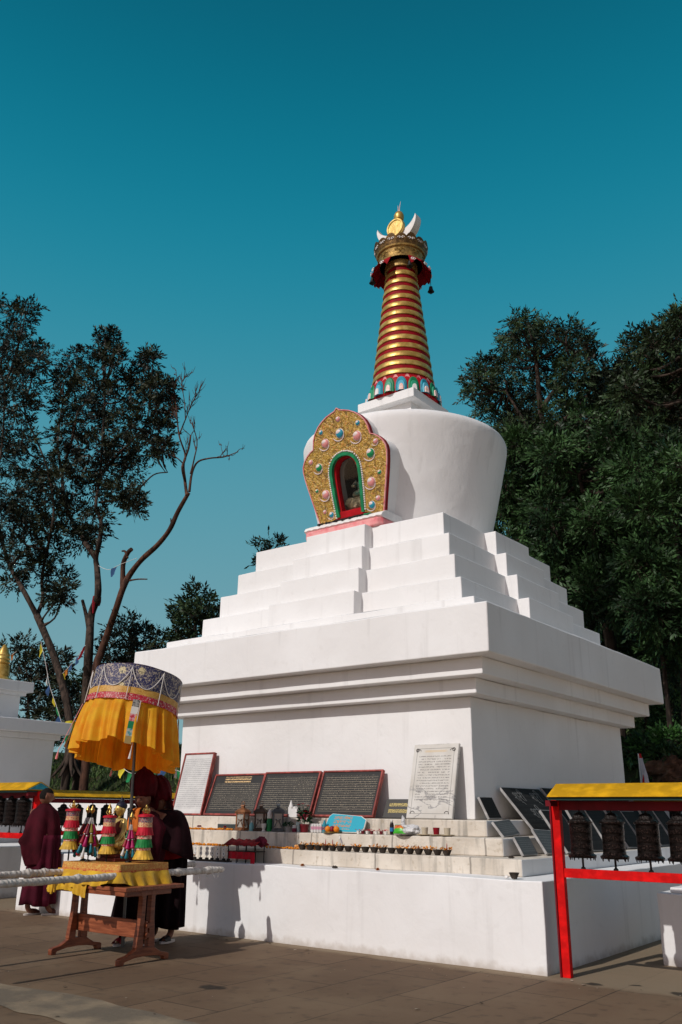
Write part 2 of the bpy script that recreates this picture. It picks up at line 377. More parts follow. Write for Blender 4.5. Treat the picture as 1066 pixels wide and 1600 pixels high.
# spire
SP = None
def spr(z): return .569+(z-8.30)/(10.60-8.30)*(.305-.569)
LOT = 7.985
m = MB(); m.lathe([(.60, LOT), (.615, LOT+.1), (.585, LOT+.26), (.57, LOT+.32), (.55, LOT+.36)], 48); base = m.build('lotus_base', REDP, ST)
for k in range(18):                                 # painted lotus petals round the foot of the spire
    for row in (1, 0):
        a = 2*PI*(k+.5*row)/18; t = Vector((-math.sin(a), math.cos(a), 0)); rad = Vector((math.cos(a), math.sin(a), 0))
        m = MB(); w, hgt = (.098, .285) if row == 0 else (.06, .34)
        def pet(sc, lift, mi):
            rs = []
            for (u, v) in ((-1, 0), (-1, .35), (-.92, .6), (-.72, .82), (-.4, .96), (0, 1), (.4, .96), (.72, .82), (.92, .6), (1, .35), (1, 0)):
                rs.append((u*w*sc, v*hgt*sc))
            c0 = LOT+.02
            outr = [rad*(.612+lift*.4+.010*(1-abs(p[0])/w))+t*p[0]+Vector((0, 0, c0+p[1]))-rad*(p[1]*.10) for p in rs]
            inr = [rad*(.632+lift)+t*p[0]*.8+Vector((0, 0, c0+p[1]*.94))-rad*(p[1]*.10) for p in rs]
            n = len(rs); i = m._p(outr+inr)
            for q in range(n-1): m.face((i+q, i+q+1, i+n+q+1, i+n+q), mi)
            m.face([i+n+q for q in range(n)][::-1], mi)
        if row == 0:
            pet(1, .0, 0); pet(.72, .022, 1); pet(.46, .04, 2)
            cc = (GREEN, TEAL)[k % 2]
            m.build('lotus_petal', [cc, (mat('pale_rim', (.03, .30, .17), .5) if k % 2 == 0 else mat('pale_rim', (.10, .42, .56), .5)) if k < 2 else bpy.data.materials['pale_rim' if k % 2 == 0 else 'pale_rim.001'], (PEACH, WPAINT, PEACH)[k % 3]], base, smooth=50)
        else:
            pet(1, -.03, 0); m.build('lotus_petal', [PINK], base, smooth=50)
m = MB(); m.lathe([(spr(8.28)-.03, 8.28), (spr(10.72)-.035, 10.74)], 48); SP = m.build('spire', CRIM, ST)
for k in range(13):
    z0 = 8.385+k*.177; h = .094
    m = MB(); r0, r1 = spr(z0), spr(z0+h)
    rr = [[((r+nz((k, j*.6, 0), 1)*.004)*math.cos(2*PI*j/56), (r+nz((k, j*.6, 0), 1)*.004)*math.sin(2*PI*j/56), z) for j in range(56)] for r, z in ((r0-.03, z0-.002), (r0-.017, z0), (r0-.013, z0+.006), (r0-.012, z0+h*.4), (r1-.013, z0+h-.008), (r1-.018, z0+h), (r1-.034, z0+h+.002))]
    m.rings(rr, cap=False); m.build('ring', GOLD, SP, smooth=22)
DIMGOLD = mat('dim_gold', (.40, .25, .07), .5, .5, var=.3, vs=10, bump=.3, bs=30); BRONZE = mat('brown_gilding', (.16, .085, .022), .5, .5, var=.4, vs=16, bump=.4, bs=40)  # dimmer gold for the drum, dark brown for the gallery
# crown: dark soffit, skirt of red valances, gilded drum, pierced gallery
CR = MB(); CR.lathe([(.30, 10.70), (.30, 10.83), (.395, 10.84), (.40, 10.87), (.39, 10.88), (.415, 11.02), (.445, 11.03), (.455, 11.06), (.43, 11.07)], 56); CR = CR.build('crown_drum', DIMGOLD, ST)
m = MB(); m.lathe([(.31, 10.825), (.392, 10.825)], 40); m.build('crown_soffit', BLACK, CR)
m = MB(); n = 96; lo = []; hi = []                  # pierced gallery with scroll-shaped merlons
for j in range(n):
    a = 2*PI*j/n; s_ = (a*16/(2*PI)) % 1; h = .12+.085*max(0, math.sin(PI*s_))**.7*(1.0 if (int(a*16/(2*PI)) % 2 == 0) else .65)
    lo.append((.455*math.cos(a), .455*math.sin(a), 11.06)); hi.append((.505*math.cos(a), .505*math.sin(a), 11.06+h))
lo2 = [(p[0]*.95, p[1]*.95, p[2]) for p in lo]; hi2 = [(p[0]*.95, p[1]*.95, p[2]) for p in hi]
m.rings([lo, hi, hi2, lo2], cap=False); m.build('crown_gallery', BRONZE, CR, smooth=30)
for k in range(16):                                 # pale scrolls on the gallery
    a = 2*PI*(k+.5)/16
    for s_ in (-1, 1):
        m = MB(); pts = []
        for q in range(9):
            b = q/8*1.5*PI; rr = .026*(1-q*.055); da = s_*(.034+rr*math.cos(b)*1.0)/.485
            pts.append(((.485)*math.cos(a+da), (.485)*math.sin(a+da), 11.155+rr*math.sin(b)))
        m.tube(pts, .0075, 6); m.build('scroll', WPAINT, CR)
for k in range(8):                                  # hanging valance panels, each with scrolled lower corners
    a0 = 2*PI*k/8+.12; m = MB(); outr = []
    if k in (6,): continue                          # this panel has fallen off; inn = []
    for j in range(13):
        t = j/12; a = a0+t*(2*PI/8)*.97
        drop = .17+.10*abs(2*t-1)**2.2+.02*math.sin(t*PI*6)
        outr.append([((.39+.165*u)*math.cos(a), (.39+.165*u)*math.sin(a), 10.875-u*drop*1.0-.02) for u in (0, .33, .66, 1)])
    m.rings(list(map(list, zip(*outr))), closed=False, cap=False)
    m.rings(list(map(list, zip(*[[(p[0]*.975, p[1]*.975, p[2]) for p in r] for r in outr])))[::-1], closed=False, cap=False)
    m.build('valance', CRIM, CR, smooth=60)
    for t in (.06, .86):
        for s_ in (0, 1):
            a = a0+(t+s_*.10)*(2*PI/8)*.8; m = MB(); pts = []
            for q in range(9):
                b = q/8*1.7*PI; rr = .027*(1-q*.05)
                pts.append((.56*math.cos(a+rr*math.cos(b)/.56), .56*math.sin(a+rr*math.cos(b)/.56), 10.665+rr*math.sin(b)-.0*s_))
            m.tube(pts, .008, 6); m.build('scroll', WPAINT, CR)
for k in range(8):                                  # scrolls pressed on the gold drum
    a = 2*PI*k/8+.5; m = MB()
    for s_ in (-1, 1):
        m.tube([((.418+.012*(q/8))*math.cos(a+s_*(.05+.045*math.cos(q/8*1.6*PI))/.42*.9), (.418+.012*(q/8))*math.sin(a+s_*(.05+.045*math.cos(q/8*1.6*PI))/.42*.9), 10.95+.03*math.sin(q/8*1.6*PI)) for q in range(9)], .007, 6)
    m.build('scroll', OLDGOLD, CR)
# moon, sun disc, jewel
m = MB(); Mx = Matrix.Translation((.02, .09, 11.62)) @ Matrix.Rotation(PI/2, 4, 'X')
ou = [(.44*math.cos(a), .44*math.sin(a)) for a in np.linspace(PI*1.02, PI*1.98, 25)]; inn = [(.43*math.cos(a), .09+.33*math.sin(a)) for a in np.linspace(PI*1.98, PI*1.02, 25)]
ou = [(-.06+x, y+.16) for x, y in ou]; inn = [(-.06+x, y+.17) for x, y in inn]
m.prism(ou+inn[1:-1], Mx, .18); m.build('crescent', WPAINT, ST, smooth=30)
m = MB(); m.lathe([(.0, -.03), (.145, -.03), (.15, -.045), (.175, -.045), (.185, -.03), (.185, .03), (.175, .045), (.15, .045), (.145, .03), (0.001, .03)], 40); m.M = None
o = m.build('sun_disc', GOLD2, ST); o.location = (-.03, -.11, 11.65); o.rotation_euler = (PI/2, 0, 0); o.scale = (1, 1.05, 1)
m = MB(); m.lathe([(.05, 11.40), (.05, 11.5), (.05, 11.6), (.055, 11.75), (.075, 11.86), (.06, 11.885), (.085, 11.905), (.096, 11.96), (.094, 12.0), (.07, 12.055), (.03, 12.085), (.018, 12.1)], 24, (-.03, 0, 0)); J = m.build('finial', GOLD, ST)
for dx, tip in ((-.012, (-.05, 12.24)), (.012, (.012, 12.31))):
    m = MB(); m.tube([(-.03+dx, 0, 12.08), (-.03+dx*1.2, 0, 12.16), (tip[0], 0, tip[1])], [.009, .007, .003], 6); m.build('spike', PEACH, J)
m = MB(); m.tube([(-.04, .0, 11.26), (-.04, 0, 11.5)], .05, 8); m.build('finial_stem', OLDGOLD, ST)
# niche
PANEL, g = gm('carved_gilding', .45, .4, .15)
ob = g.tc.outputs['Object']
n1 = g.noise(ob, 6.5, 6, 3.0); n2 = g.noise(ob, 15, 4, 2.6)
c = g.mix(g.step(n1, .42, .60), (.26, .145, .018), (.50, .30, .045))
c = g.mix(g.math('MULTIPLY', g.step(n2, .55, .63), .75), c, (.62, .24, .07))
c = g.mix(g.math('MULTIPLY', g.step(g.noise(ob, 26, 3, 2.5), .60, .64), .9), c, (.85, .68, .30))
c = g.mix(g.math('MULTIPLY', g.step(n1, .40, .34), .8), c, (.13, .075, .012))
g.color(c); g.bump(g.math('ADD', n1, n2), .55, .04)
NA = ST
NT = Matrix.Translation((.048, -1.42, 5.40)) @ Matrix.Rotation(PI/2+math.atan(.24), 4, 'X')      # local x right, y up the panel, z out of the wall
CS = math.sqrt(1+.24**2)
def npt(x, z): return (x, (z-5.40)*CS)
HS = .95; half = [(.0, 7.225), (.05, 7.185), (.13, 7.165), (.23, 7.135), (.33, 7.085), (.42, 7.02), (.50, 6.93), (.545, 6.84), (.565, 6.75), (.575, 6.705), (.64, 6.68), (.72, 6.625), (.785, 6.56), (.825, 6.48), (.835, 6.40), (.815, 6.27), (.78, 6.12), (.735, 5.95), (.68, 5.75), (.615, 5.50)]
ohalf = [(0, 6.575), (.10, 6.56), (.19, 6.52), (.255, 6.455), (.295, 6.38), (.312, 6.28), (.310, 6.15), (.30, 5.95), (.285, 5.75), (.272, 5.60)]
outl = [npt(x*HS, z) for x, z in half]; openl = [npt(x*.93, 5.6+(z-5.6)*.965) for x, z in ohalf]
def sweepbar(pl, w, d0, d1, mat_, name, parent, off=0):
    """a band of width w that follows a path in the panel's plane"""
    m = MB(); m.M = NT; A_, B_ = [], []
    for k, p in enumerate(pl):
        t = Vector(pl[min(k+1, len(pl)-1)])-Vector(pl[max(k-1, 0)]); t.normalize(); nn = Vector((t.y, -t.x))
        A_.append(Vector(p)+nn*off); B_.append(Vector(p)+nn*(off+w))
    rs = [[(a.x, a.y, d0), (a.x, a.y, d1), (b.x, b.y, d1), (b.x, b.y, d0)] for a, b in zip(A_, B_)]
    m.rings(rs); return m.build(name, mat_, parent, smooth=30)
def full(h): return [(-x, y) for x, y in h[::-1]]+[(x, y) for x, y in h[1:]]
def panel(d0, d1, grow, mats, name):
    m = MB(); m.M = NT
    o_ = [(x*(1+grow), 3e-9+y+(grow*.9*(1 if y > .3 else 0))) for x, y in outl]
    for s_ in (1, -1):                              # each half: strip between outer outline and opening
        k0, k1 = len(o_), len(openl); st_o = []
        N_ = 30
        def res(pl):
            L = [0]
            for a, b in zip(pl, pl[1:]): L.append(L[-1]+(Vector(b)-Vector(a)).length)
            out = []
            for q in range(N_+1):
                t = L[-1]*q/N_; k = max(i for i in range(len(L)) if L[i] <= t+1e-9); k = min(k, len(pl)-2)
                u = (t-L[k])/max(1e-9, L[k+1]-L[k]); out.append(Vector(pl[k]).lerp(Vector(pl[k+1]), u))
            return out
        # keep the outline's own corners: resample the opening to match
        O = [Vector(p) for p in o_]
        Lq = [0]
        for a, b in zip(O, O[1:]): Lq.append(Lq[-1]+(b-a).length)
        I_ = []
        Lo = [0]
        for a, b in zip(openl, openl[1:]): Lo.append(Lo[-1]+(Vector(b)-Vector(a)).length)
        for t in Lq:
            tt = Lo[-1]*t/Lq[-1]; k = min(max(i for i in range(len(Lo)) if Lo[i] <= tt+1e-9), len(openl)-2)
            I_.append(Vector(openl[k]).lerp(Vector(openl[k+1]), (tt-Lo[k])/(Lo[k+1]-Lo[k])))
        rs = [[(s_*a.x, a.y, d0), (s_*a.x, a.y, d1), (s_*b.x, b.y, d1), (s_*b.x, b.y, d0)] for a, b in zip(O, I_)]
        i = m._p([p for r in rs for p in r])
        for k in range(len(rs)-1):
            for q in range(4):
                a, b = i+k*4+q, i+k*4+(q+1) % 4; f = (a, b, b+4, a+4)
                m.face(f if s_ < 0 else f[::-1], 1 if q in (0, 3) else 0)
        e = i+(len(rs)-1)*4; m.face((e, e+1, e+2, e+3) if s_ < 0 else (e+3, e+2, e+1, e), 1)
    return m.build(name, mats, NA, smooth=40)
panel(-.36, .022, -.035, [WHITE, WHITE], 'niche_back')
fr = panel(.024, .115, 0.0, [PANEL, CRIM], 'gilded_panel')
sweepbar(full(outl), .014, .10, .125, PINK, 'panel_edge', NA, -.004)
sweepbar(full(openl), .05, .06, .135, GREEN, 'arch_moulding', NA, 0)
m = MB(); m.M = NT                                  # string of white beads round the arch
fl = full(openl); acc = []
for a, b in zip(fl, fl[1:]):
    n = max(1, int((Vector(b)-Vector(a)).length/.030))
    for q in range(n): acc.append(Vector(a).lerp(Vector(b), q/n))
for k, p in enumerate(acc):
    t = acc[min(k+1, len(acc)-1)]-acc[max(k-1, 0)]; t.normalize(); nn = Vector((t.y, -t.x)); q = p-nn*.018
    m.ball((q.x, q.y, .122), .0155, 8, 5)
m.build('bead_string', WPAINT, NA, smooth=60)
sweepbar(full([(x*.86, y-.035) for x, y in openl]), .045, -.02, .075, REDP, 'door_frame', NA, 0)
m = MB(); m.M = NT; m.box((0, npt(0, 5.63)[1], .04), (.60, .10, .12)); m.build('door_sill', REDP, NA, bevel=.006)
m = MB(); m.M = NT; m.box((0, .62, -.26), (.70, 1.25, .01)); m.box((-.305, .62, -.13), (.01, 1.25, .29)); m.box((.305, .62, -.13), (.01, 1.25, .29)); m.box((0, 1.215, -.13), (.70, .01, .29)); m.box((0, .12, -.13), (.70, .01, .29)); m.build('niche_lining', mat('dark_lining', (.020, .019, .017), .9), NA)
GLASS = bpy.data.materials.new('glass'); GLASS.use_nodes = True; gb = GLASS.node_tree.nodes['Principled BSDF']; gb.inputs['Base Color'].default_value = (.93, .96, .95, 1); gb.inputs['Transmission Weight'].default_value = 1; gb.inputs['Roughness'].default_value = .03; gb.inputs['IOR'].default_value = 1.22
m = MB(); m.M = NT; m.prism([(x*.95, y) for x, y in full(openl)], Matrix.Translation((0, 0, .0)), .005); m.build('niche_glass', GLASS, NA, smooth=0)
# jewels with curling tails
JW = mat('jewel_pale', (.74, .62, .60), .35)
JM = {'t': [mat('jewel_blue', (.02, .28, .40), .25, coat=.5)], 'p': [mat('jewel_pink', (.72, .28, .27), .25, coat=.5)], 'g': [mat('jewel_green', (.01, .26, .09), .25, coat=.5)]}
for x, z, r, k in ((-.0, 7.05, .045, 'p'), (.37, 6.905, .046, 't'), (-.37, 6.93, .043, 't'), (.0, 6.83, .082, 't'), (.325, 6.72, .082, 'p'), (-.31, 6.745, .078, 'p'), (.655, 6.565, .047, 'p'), (.53, 6.415, .08, 'g'), (-.655, 6.525, .045, 'p'), (-.50, 6.41, .07, 'g'), (.645, 6.11, .038, 'g'), (.47, 6.0, .078, 'p'), (-.605, 6.07, .034, 'g'), (-.435, 5.985, .075, 'p'), (.55, 5.745, .044, 'p'), (.425, 5.67, .064, 't'), (-.505, 5.73, .035, 'p'), (-.375, 5.665, .05, 't')):
    cx, cy = npt(x*HS, z); r *= .86; m = MB(); m.M = NT
    m.lathe([(r*1.10, .114), (r*1.10, .120), (r*1.0, .124)], 20, (cx, cy, 0), 1, cap=False)
    m.ball((cx, cy, .118), (r, r, r*.55), 18, 8, 0)
    m.ball((cx-r*.12, cy+r*.30, .118+r*.13), (r*.78, r*.62, r*.46), 14, 8, 1)
    if r > .04:
        m.tube([(cx+s*math.cos(a), cy+s*math.sin(a), .120) for a, s in ((a_, r*(1.16+.12*q)) for q, a_ in enumerate(np.linspace(-PI*.15, -PI*.9, 8)))], [r*.13]*7+[r*.05], 6, 1)
    m.build('jewel', JM[k]+[JW], fr, smooth=60)
# scalloped white moulding and pink foot of the niche
m = MB(); ft = [(-.72, -1.70), (-.66, -1.78), (.66, -1.78), (.72, -1.70), (.72, -1.2), (-.72, -1.2)]
m.prism(ft, Matrix.Translation((0, 0, 5.244)), .13); m.build('niche_foot', PINK, NA, bevel=.03)
m = MB()
n = 60
rs = []
for k in range(n+1):
    x = -.72+1.44*k/n; e = .012*math.sin(k*1.3)
    rs.append([(x, -1.20, 5.375), (x, -1.72+e, 5.372+e*.4), (x, -1.755+e, 5.40), (x, -1.72+e, 5.45), (x, -1.62, 5.50), (x, -1.2, 5.50)])
m.rings(rs); m.build('niche_moulding', WPAINT, NA, smooth=60)
for k in range(7):
    x = -.43+.145*k; m = MB(); mm = Matrix.Translation((x, -1.675, 5.487)) @ Matrix.Rotation(R(38), 4, 'X')
    m.M = mm; m.tube([(-.05, 0, .012), (-.055, -.035, .012), (-.02, -.05, .012), (.03, -.04, .012), (.05, -.01, .012)], [.010, .014, .016, .014, .006], 8); m.build('scroll', GREEN if k == 6 else BLACK, NA)
# small seated statue behind the glass
t = thing('statue', 'small dark seated statue on a pale stone behind the niche glass', 'statue', (.06, -1.40, 5.70))
SD = mat('statue_green', (.02, .12, .10), .5, col2=(.18, .13, .08), vs=14); ROCKM = mat('pale_carving', (.26, .20, .12), .6, var=.4, vs=20, bump=.6, bs=40)
m = MB(); m.ball((0, 0, .10), (.22, .10, .12), 16, 8); m.ball((-.14, -.02, .13), (.09, .07, .09), 12, 8); m.tube([(.02, -.08, .06), (.0, -.1, 0)], .03); m.build('pedestal', ROCKM, t)
m = MB(); m.ball((.04, 0, .25), (.15, .10, .07), 16, 8); m.ball((.06, 0, .38), (.085, .06, .13), 14, 8); m.tube([(.13, -.02, .46), (.19, -.05, .36), (.11, -.09, .30)], [.03, .028, .02]); m.tube([(-.02, -.02, .46), (-.08, -.05, .38), (.0, -.09, .36)], [.03, .028, .02]); m.ball((.06, -.01, .56), (.055, .055, .07), 14, 8); m.build('figure', SD, t)
m = MB(); m.ball((.06, 0, .63), (.05, .05, .05), 12, 8); m.ball((.06, 0, .68), (.025, .025, .035), 10, 6); m.build('headdress', OLDGOLD, t)
# little bells on the crown
def bell(name, label, loc, cord):
    t = thing(name, label, 'bell', loc, 0)
    m = MB(); m.lathe([(.012, 0), (.03, -.012), (.036, -.05), (.045, -.085), (.062, -.115), (.058, -.12), (.0, -.10)], 18); m.build('bell_cup', BLACK, t)
    m = MB(); m.tube([(0, 0, cord), (0, 0, 0)], .005, 6); m.build('cord', BLACK, t)
    m = MB(); m.tube([(0, 0, -.08), (0, 0, -.16)], .008, 6); m.ball((0, 0, -.15), .016, 8, 6); m.build('clapper', BLACK, t)
    return t
# bells under the crown
bell('bell', 'black bell on a long cord under the crown of the spire, lowest of its bells', (.46, .27, 10.40), .36)
bell('bell', 'black bell hung close under the left edge of the red valance', (-.48, -.24, 10.68), .10)
bell('bell', 'black bell under the crown in front of the red valance, right of the spire neck', (.33, -.22, 10.72), .10)

# ------------------------------------------------------------------ inscribed plaques
def slabmat(name, base, ink, rows, cover=.46, title=None, cov2=.5, rough=.6, ink_amt=.85, base2=None, cols=2.2, lo=.08, hi=.93):
    m, g = gm(name, rough, .4 if rough < .7 else .15)
    u, v, _ = g.sep(g.tc.outputs['UV']); ob = g.tc.outputs['Object']
    c = g.mix(g.step(g.noise(ob, 5, 6), .35, .65), base, base2 or tuple(x*.75 for x in base))
    row = g.math('FLOOR', g.math('MULTIPLY', v, rows)); fr = g.math('FRACT', g.math('MULTIPLY', v, rows))
    def vec(a, b, cc=0.0):
        k = g.n.new('ShaderNodeCombineXYZ')
        for i, x in enumerate((a, b, cc)):
            if isinstance(x, (int, float)): k.inputs[i].default_value = x
            else: g.l.new(x, k.inputs[i])
        return k.outputs[0]
    gaps = g.noise(vec(g.math('MULTIPLY', u, cols*3.2), g.math('MULTIPLY', row, 7.31)), 1.6, 2)            # words
    lett = g.noise(vec(g.math('MULTIPLY', u, 62), g.math('MULTIPLY', v, rows*2.6)), 1.0, 3)
    band = g.math('MULTIPLY', g.step(fr, .18, .26), g.step(fr, .80, .66))
    head = g.math('MULTIPLY', g.step(fr, .60, .64), g.step(fr, .78, .72))                                  # the head line letters hang from
    on = g.math('MULTIPLY', g.math('MAXIMUM', g.math('MULTIPLY', band, g.step(lett, cover, cover+.06)), g.math('MULTIPLY', head, .95)), g.step(gaps, .30, .33))
    mar = g.math('MULTIPLY', g.math('MULTIPLY', g.step(u, .035, .05), g.step(u, .97, .955)), g.math('MULTIPLY', g.step(v, lo, lo+.01), g.step(v, hi, hi-.01)))
    if title:
        cut = g.step(v, title+.01, title)
        tl = g.math('FLOOR', g.math('MULTIPLY', v, 15)); tf = g.math('FRACT', g.math('MULTIPLY', v, 15))
        tb = g.math('MULTIPLY', g.math('MULTIPLY', g.step(tf, .2, .3), g.step(tf, .85, .75)), g.step(g.noise(vec(g.math('MULTIPLY', u, 46), g.math('MULTIPLY', v, 40)), 1, 3), .42, .47))
        tb = g.math('MULTIPLY', tb, g.math('MULTIPLY', g.math('MULTIPLY', g.step(u, .2, .22), g.step(u, .76, .74)), g.math('MULTIPLY', g.step(v, title+.0, title+.02), g.step(v, .975, .96))))
        on = g.math('MULTIPLY', on, cut)
        c = g.mix(g.math('MULTIPLY', tb, 1), g.mix(g.math('MULTIPLY', g.math('MULTIPLY', on, mar), ink_amt), c, ink), (.62, .42, .20))
    else:
        c = g.mix(g.math('MULTIPLY', g.math('MULTIPLY', on, mar), ink_amt), c, ink)
    g.color(c); g.bump(g.noise(ob, 14, 5), .15, .01)
    return m
FRAME = mat('red_brown_frame', (.30, .062, .05), .55, var=.3, vs=12, bump=.3, bs=30)
STONEEDGE = mat('slab_edge', (.36, .35, .34), .8, var=.2, vs=10)
def uvplane(name, m, w, h, parent, z):
    me = bpy.data.meshes.new(name); me.from_pydata([(-w/2, 0, z), (w/2, 0, z), (w/2, h, z), (-w/2, h, z)], [], [(0, 1, 2, 3)])
    uvl = me.uv_layers.new(name='UVMap')
    for k, uv in enumerate(((0, 0), (1, 0), (1, 1), (0, 1))): uvl.data[k].uv = uv
    me.materials.append(m); o = bpy.data.objects.new(name, me); COL.objects.link(o); o.parent = parent; return o
def plaque(name, label, x0, x1, yf, zf, ztop, ytop, face, frame=None, th=.03, fw=.022, cat='plaque', group=None, edge=None, roll=0):
    """a slab that stands at y = yf, z = zf and leans back against y = ytop"""
    t = thing(name, label, cat, ((x0+x1)/2, yf, zf), 0, group)
    h = math.hypot(ztop-zf, ytop-yf); tilt = math.atan2(ztop-zf, ytop-yf)
    t.rotation_euler = (tilt, roll, 0); w = x1-x0
    m = MB(); m.box((0, h/2, th/2), (w, h, th)); m.build('slab', edge or frame or STONEEDGE, t, bevel=.003)
    f = fw if frame else .006
    o = uvplane('inscription', face, w-2*f, h-2*f, t, th+.003); o.location = (0, f, 0)
    if frame:
        m = MB()
        for c_, d in (((0, fw/2, th+.006), (w, fw, .022)), ((0, h-fw/2, th+.006), (w, fw, .022)), ((-w/2+fw/2, h/2, th+.0075), (fw, h-2*fw, .022)), ((w/2-fw/2, h/2, th+.0075), (fw, h-2*fw, .022))): m.box(c_, d)
        m.build('frame', frame, t, bevel=.004)
    return t
WSL = slabmat('white_marble_text', (.66, .65, .63), (.20, .20, .20), 30, .47, base2=(.56, .55, .54), ink_amt=.62)
BS1 = slabmat('black_slab_text', (.022, .020, .019), (.36, .31, .23), 20, .56, title=.78, ink_amt=.75)
BS2 = slabmat('black_slab_text_b', (.022, .020, .019), (.36, .31, .23), 20, .56, ink_amt=.75)
BS3 = slabmat('black_slab_text_c', (.020, .018, .017), (.38, .32, .23), 19, .56, ink_amt=.75)
plaque('plaque', 'tall white marble plaque of black script in a red brown frame, leftmost on the wall', -2.24, -1.64, -2.66, 1.266, 2.105, -2.455, WSL, FRAME, .035)
plaque('plaque', 'black plaque headed by three gold lines, beside the tall framed white plaque', -1.60, -.665, -2.665, 1.266, 1.80, -2.455, BS1, FRAME)
plaque('plaque', 'black plaque of pale script behind the flower pot, middle of the three framed ones', -.668, .275, -2.68, 1.266, 1.812, -2.455, BS2, FRAME)
plaque('plaque', 'black red framed plaque of pale script standing above the turquoise board', .315, 1.235, -2.68, 1.266, 1.812, -2.455, BS3, FRAME)
DK, g = gm('dark_slab_gold_lines', .5, .4)
u, v, _ = g.sep(g.tc.outputs['UV'])
ltr = g.noise(g.mapv(g.tc.outputs['UV'], (34, 22, 1)), 1, 3)
b1 = g.math('MAXIMUM', g.math('MULTIPLY', g.step(v, .60, .62), g.step(v, .80, .78)), g.math('MULTIPLY', g.step(v, .24, .26), g.step(v, .46, .44)))
g.color(g.mix(g.math('MULTIPLY', g.math('MULTIPLY', b1, g.step(ltr, .46, .5)), g.math('MULTIPLY', g.step(u, .12, .13), .9)), (.055, .053, .05), (.55, .43, .14)))
plaque('plaque', 'small dark grey slab with two gold lines, half behind the bare marble plaque', 1.27, 1.72, -2.56, 1.266, 1.478, -2.46, DK, None, .02, edge=DK)
MAR, g = gm('veined_marble', .55, .4)
ob = g.tc.outputs['UV']; u, v, _ = g.sep(ob); o3 = g.tc.outputs['Object']
c = g.mix(g.step(g.noise(o3, 4, 6), .3, .7), (.52, .49, .44), (.62, .60, .56))
c = g.mix(g.math('MULTIPLY', g.step(g.math('ABSOLUTE', g.math('SUBTRACT', g.noise(g.mapv(o3, (2, 3.5, 1)), 1.1, 5, .6), .5)), .02, .004), g.step(v, .5, .3)), c, (.30, .29, .28))
rowv = g.math('MULTIPLY', v, 27); fr = g.math('FRACT', rowv)
k = g.n.new('ShaderNodeCombineXYZ'); g.l.new(g.math('MULTIPLY', u, 7), k.inputs[0]); g.l.new(g.math('MULTIPLY', g.math('FLOOR', rowv), 5.7), k.inputs[1])
wd = g.noise(k.outputs[0], 1.5, 2); lt = g.noise(g.mapv(ob, (52, 70, 1)), 1, 3)
on = g.math('MULTIPLY', g.math('MULTIPLY', g.math('MULTIPLY', g.step(fr, .2, .3), g.step(fr, .75, .65)), g.step(lt, .44, .52)), g.step(wd, .38, .42))
on = g.math('MULTIPLY', on, g.math('MULTIPLY', g.math('MULTIPLY', g.step(u, .13, .14), g.step(u, .87, .86)), g.math('MULTIPLY', g.step(v, .20, .22), g.step(v, .86, .85))))
c = g.mix(g.math('MULTIPLY', on, .75), c, (.16, .15, .14))
c = g.mix(g.math('MULTIPLY', g.math('MULTIPLY', g.math('MULTIPLY', g.step(v, .885, .895), g.step(v, .925, .915)), g.math('MULTIPLY', g.step(u, .22, .3), g.step(u, .8, .7))), .5), c, (.60, .42, .20))
def edge_line(d):                                   # engraved border line at distance d from the slab's edge
    a = g.math('MINIMUM', g.math('MINIMUM', g.math('MULTIPLY', u, .6), g.math('MULTIPLY', g.math('SUBTRACT', 1, u), .6)), g.math('MINIMUM', g.math('MULTIPLY', v, .85), g.math('MULTIPLY', g.math('SUBTRACT', 1, v), .85)))
    return g.step(g.math('ABSOLUTE', g.math('SUBTRACT', a, d)), .004, .0015)
c = g.mix(g.math('MULTIPLY', edge_line(.048), .75), c, (.13, .12, .11)); g.color(c)
mp_ = plaque('plaque', 'large pale marble plaque with an engraved border near the right corner', 1.685, 2.29, -2.67, 1.266, 2.09, -2.455, MAR, None, .035, edge=MAR)
for sx in (-1, 1):                                  # engraved rosettes in its corners
    for yy in (.07, .78):
        m = MB()
        if yy > .5: m.tube([(sx*.245+.018*math.cos(a), yy+.018*math.sin(a), .042) for a in np.linspace(0, 2*PI, 13)], .004, 6)
        m.tube([(sx*.245-sx*.02+.03*math.cos(a)*sx, yy-.02+.03*math.sin(a), .0405) for a in np.linspace(0, PI*.9, 7)], .0035, 6); m.build('rosette', mat('engraving', (.10, .09, .085), .8), mp_) if sx == -1 and yy < .5 else m.build('rosette', bpy.data.materials['engraving'], mp_)

# black slabs leaning on the shaded right side
DS = [slabmat('carved_black_slab', (.020, .019, .019), (.06, .06, .058), 9, .47, rough=.75, ink_amt=.25), slabmat('carved_black_slab_b', (.014, .013, .013), (.045, .045, .045), 12, .47, rough=.75, ink_amt=.22), slabmat('grey_carved_slab', (.085, .085, .083), (.17, .17, .165), 8, .46, rough=.6, ink_amt=.8)]
def side_slab(label, y0, y1, xf, zf, xt, zt, face, th=.028, roll=0):
    t = thing('stone_slab', label, 'stone slab', (xf, (y0+y1)/2, zf), 0, 'stone slabs leaning on the right side of the stupa')
    h = math.hypot(zt-zf, xt-xf); ang = math.atan2(zt-zf, xf-xt)        # leans towards -x
    ex = Vector((0, 1, 0)); ey = Vector((-math.cos(ang), 0, math.sin(ang))); ez = ex.cross(ey)
    t.matrix_world = Matrix(((ex.x, ey.x, ez.x, xf), (ex.y, ey.y, ez.y, (y0+y1)/2), (ex.z, ey.z, ez.z, zf), (0, 0, 0, 1))) @ Matrix.Rotation(roll, 4, 'Z')
    w = y1-y0; m = MB(); m.box((0, h/2, th/2), (w, h, th)); m.build('slab', STONEEDGE, t, bevel=.003)
    uvplane('inscription', face, w-.012, h-.02, t, th+.003).location = (0, .01, 0)
    return t, w, h
side_slab('small plain black slab alone on the top step beside the corner', -2.43, -2.13, 2.58, 1.266, 2.46, 1.50, DS[1])
BIG = []
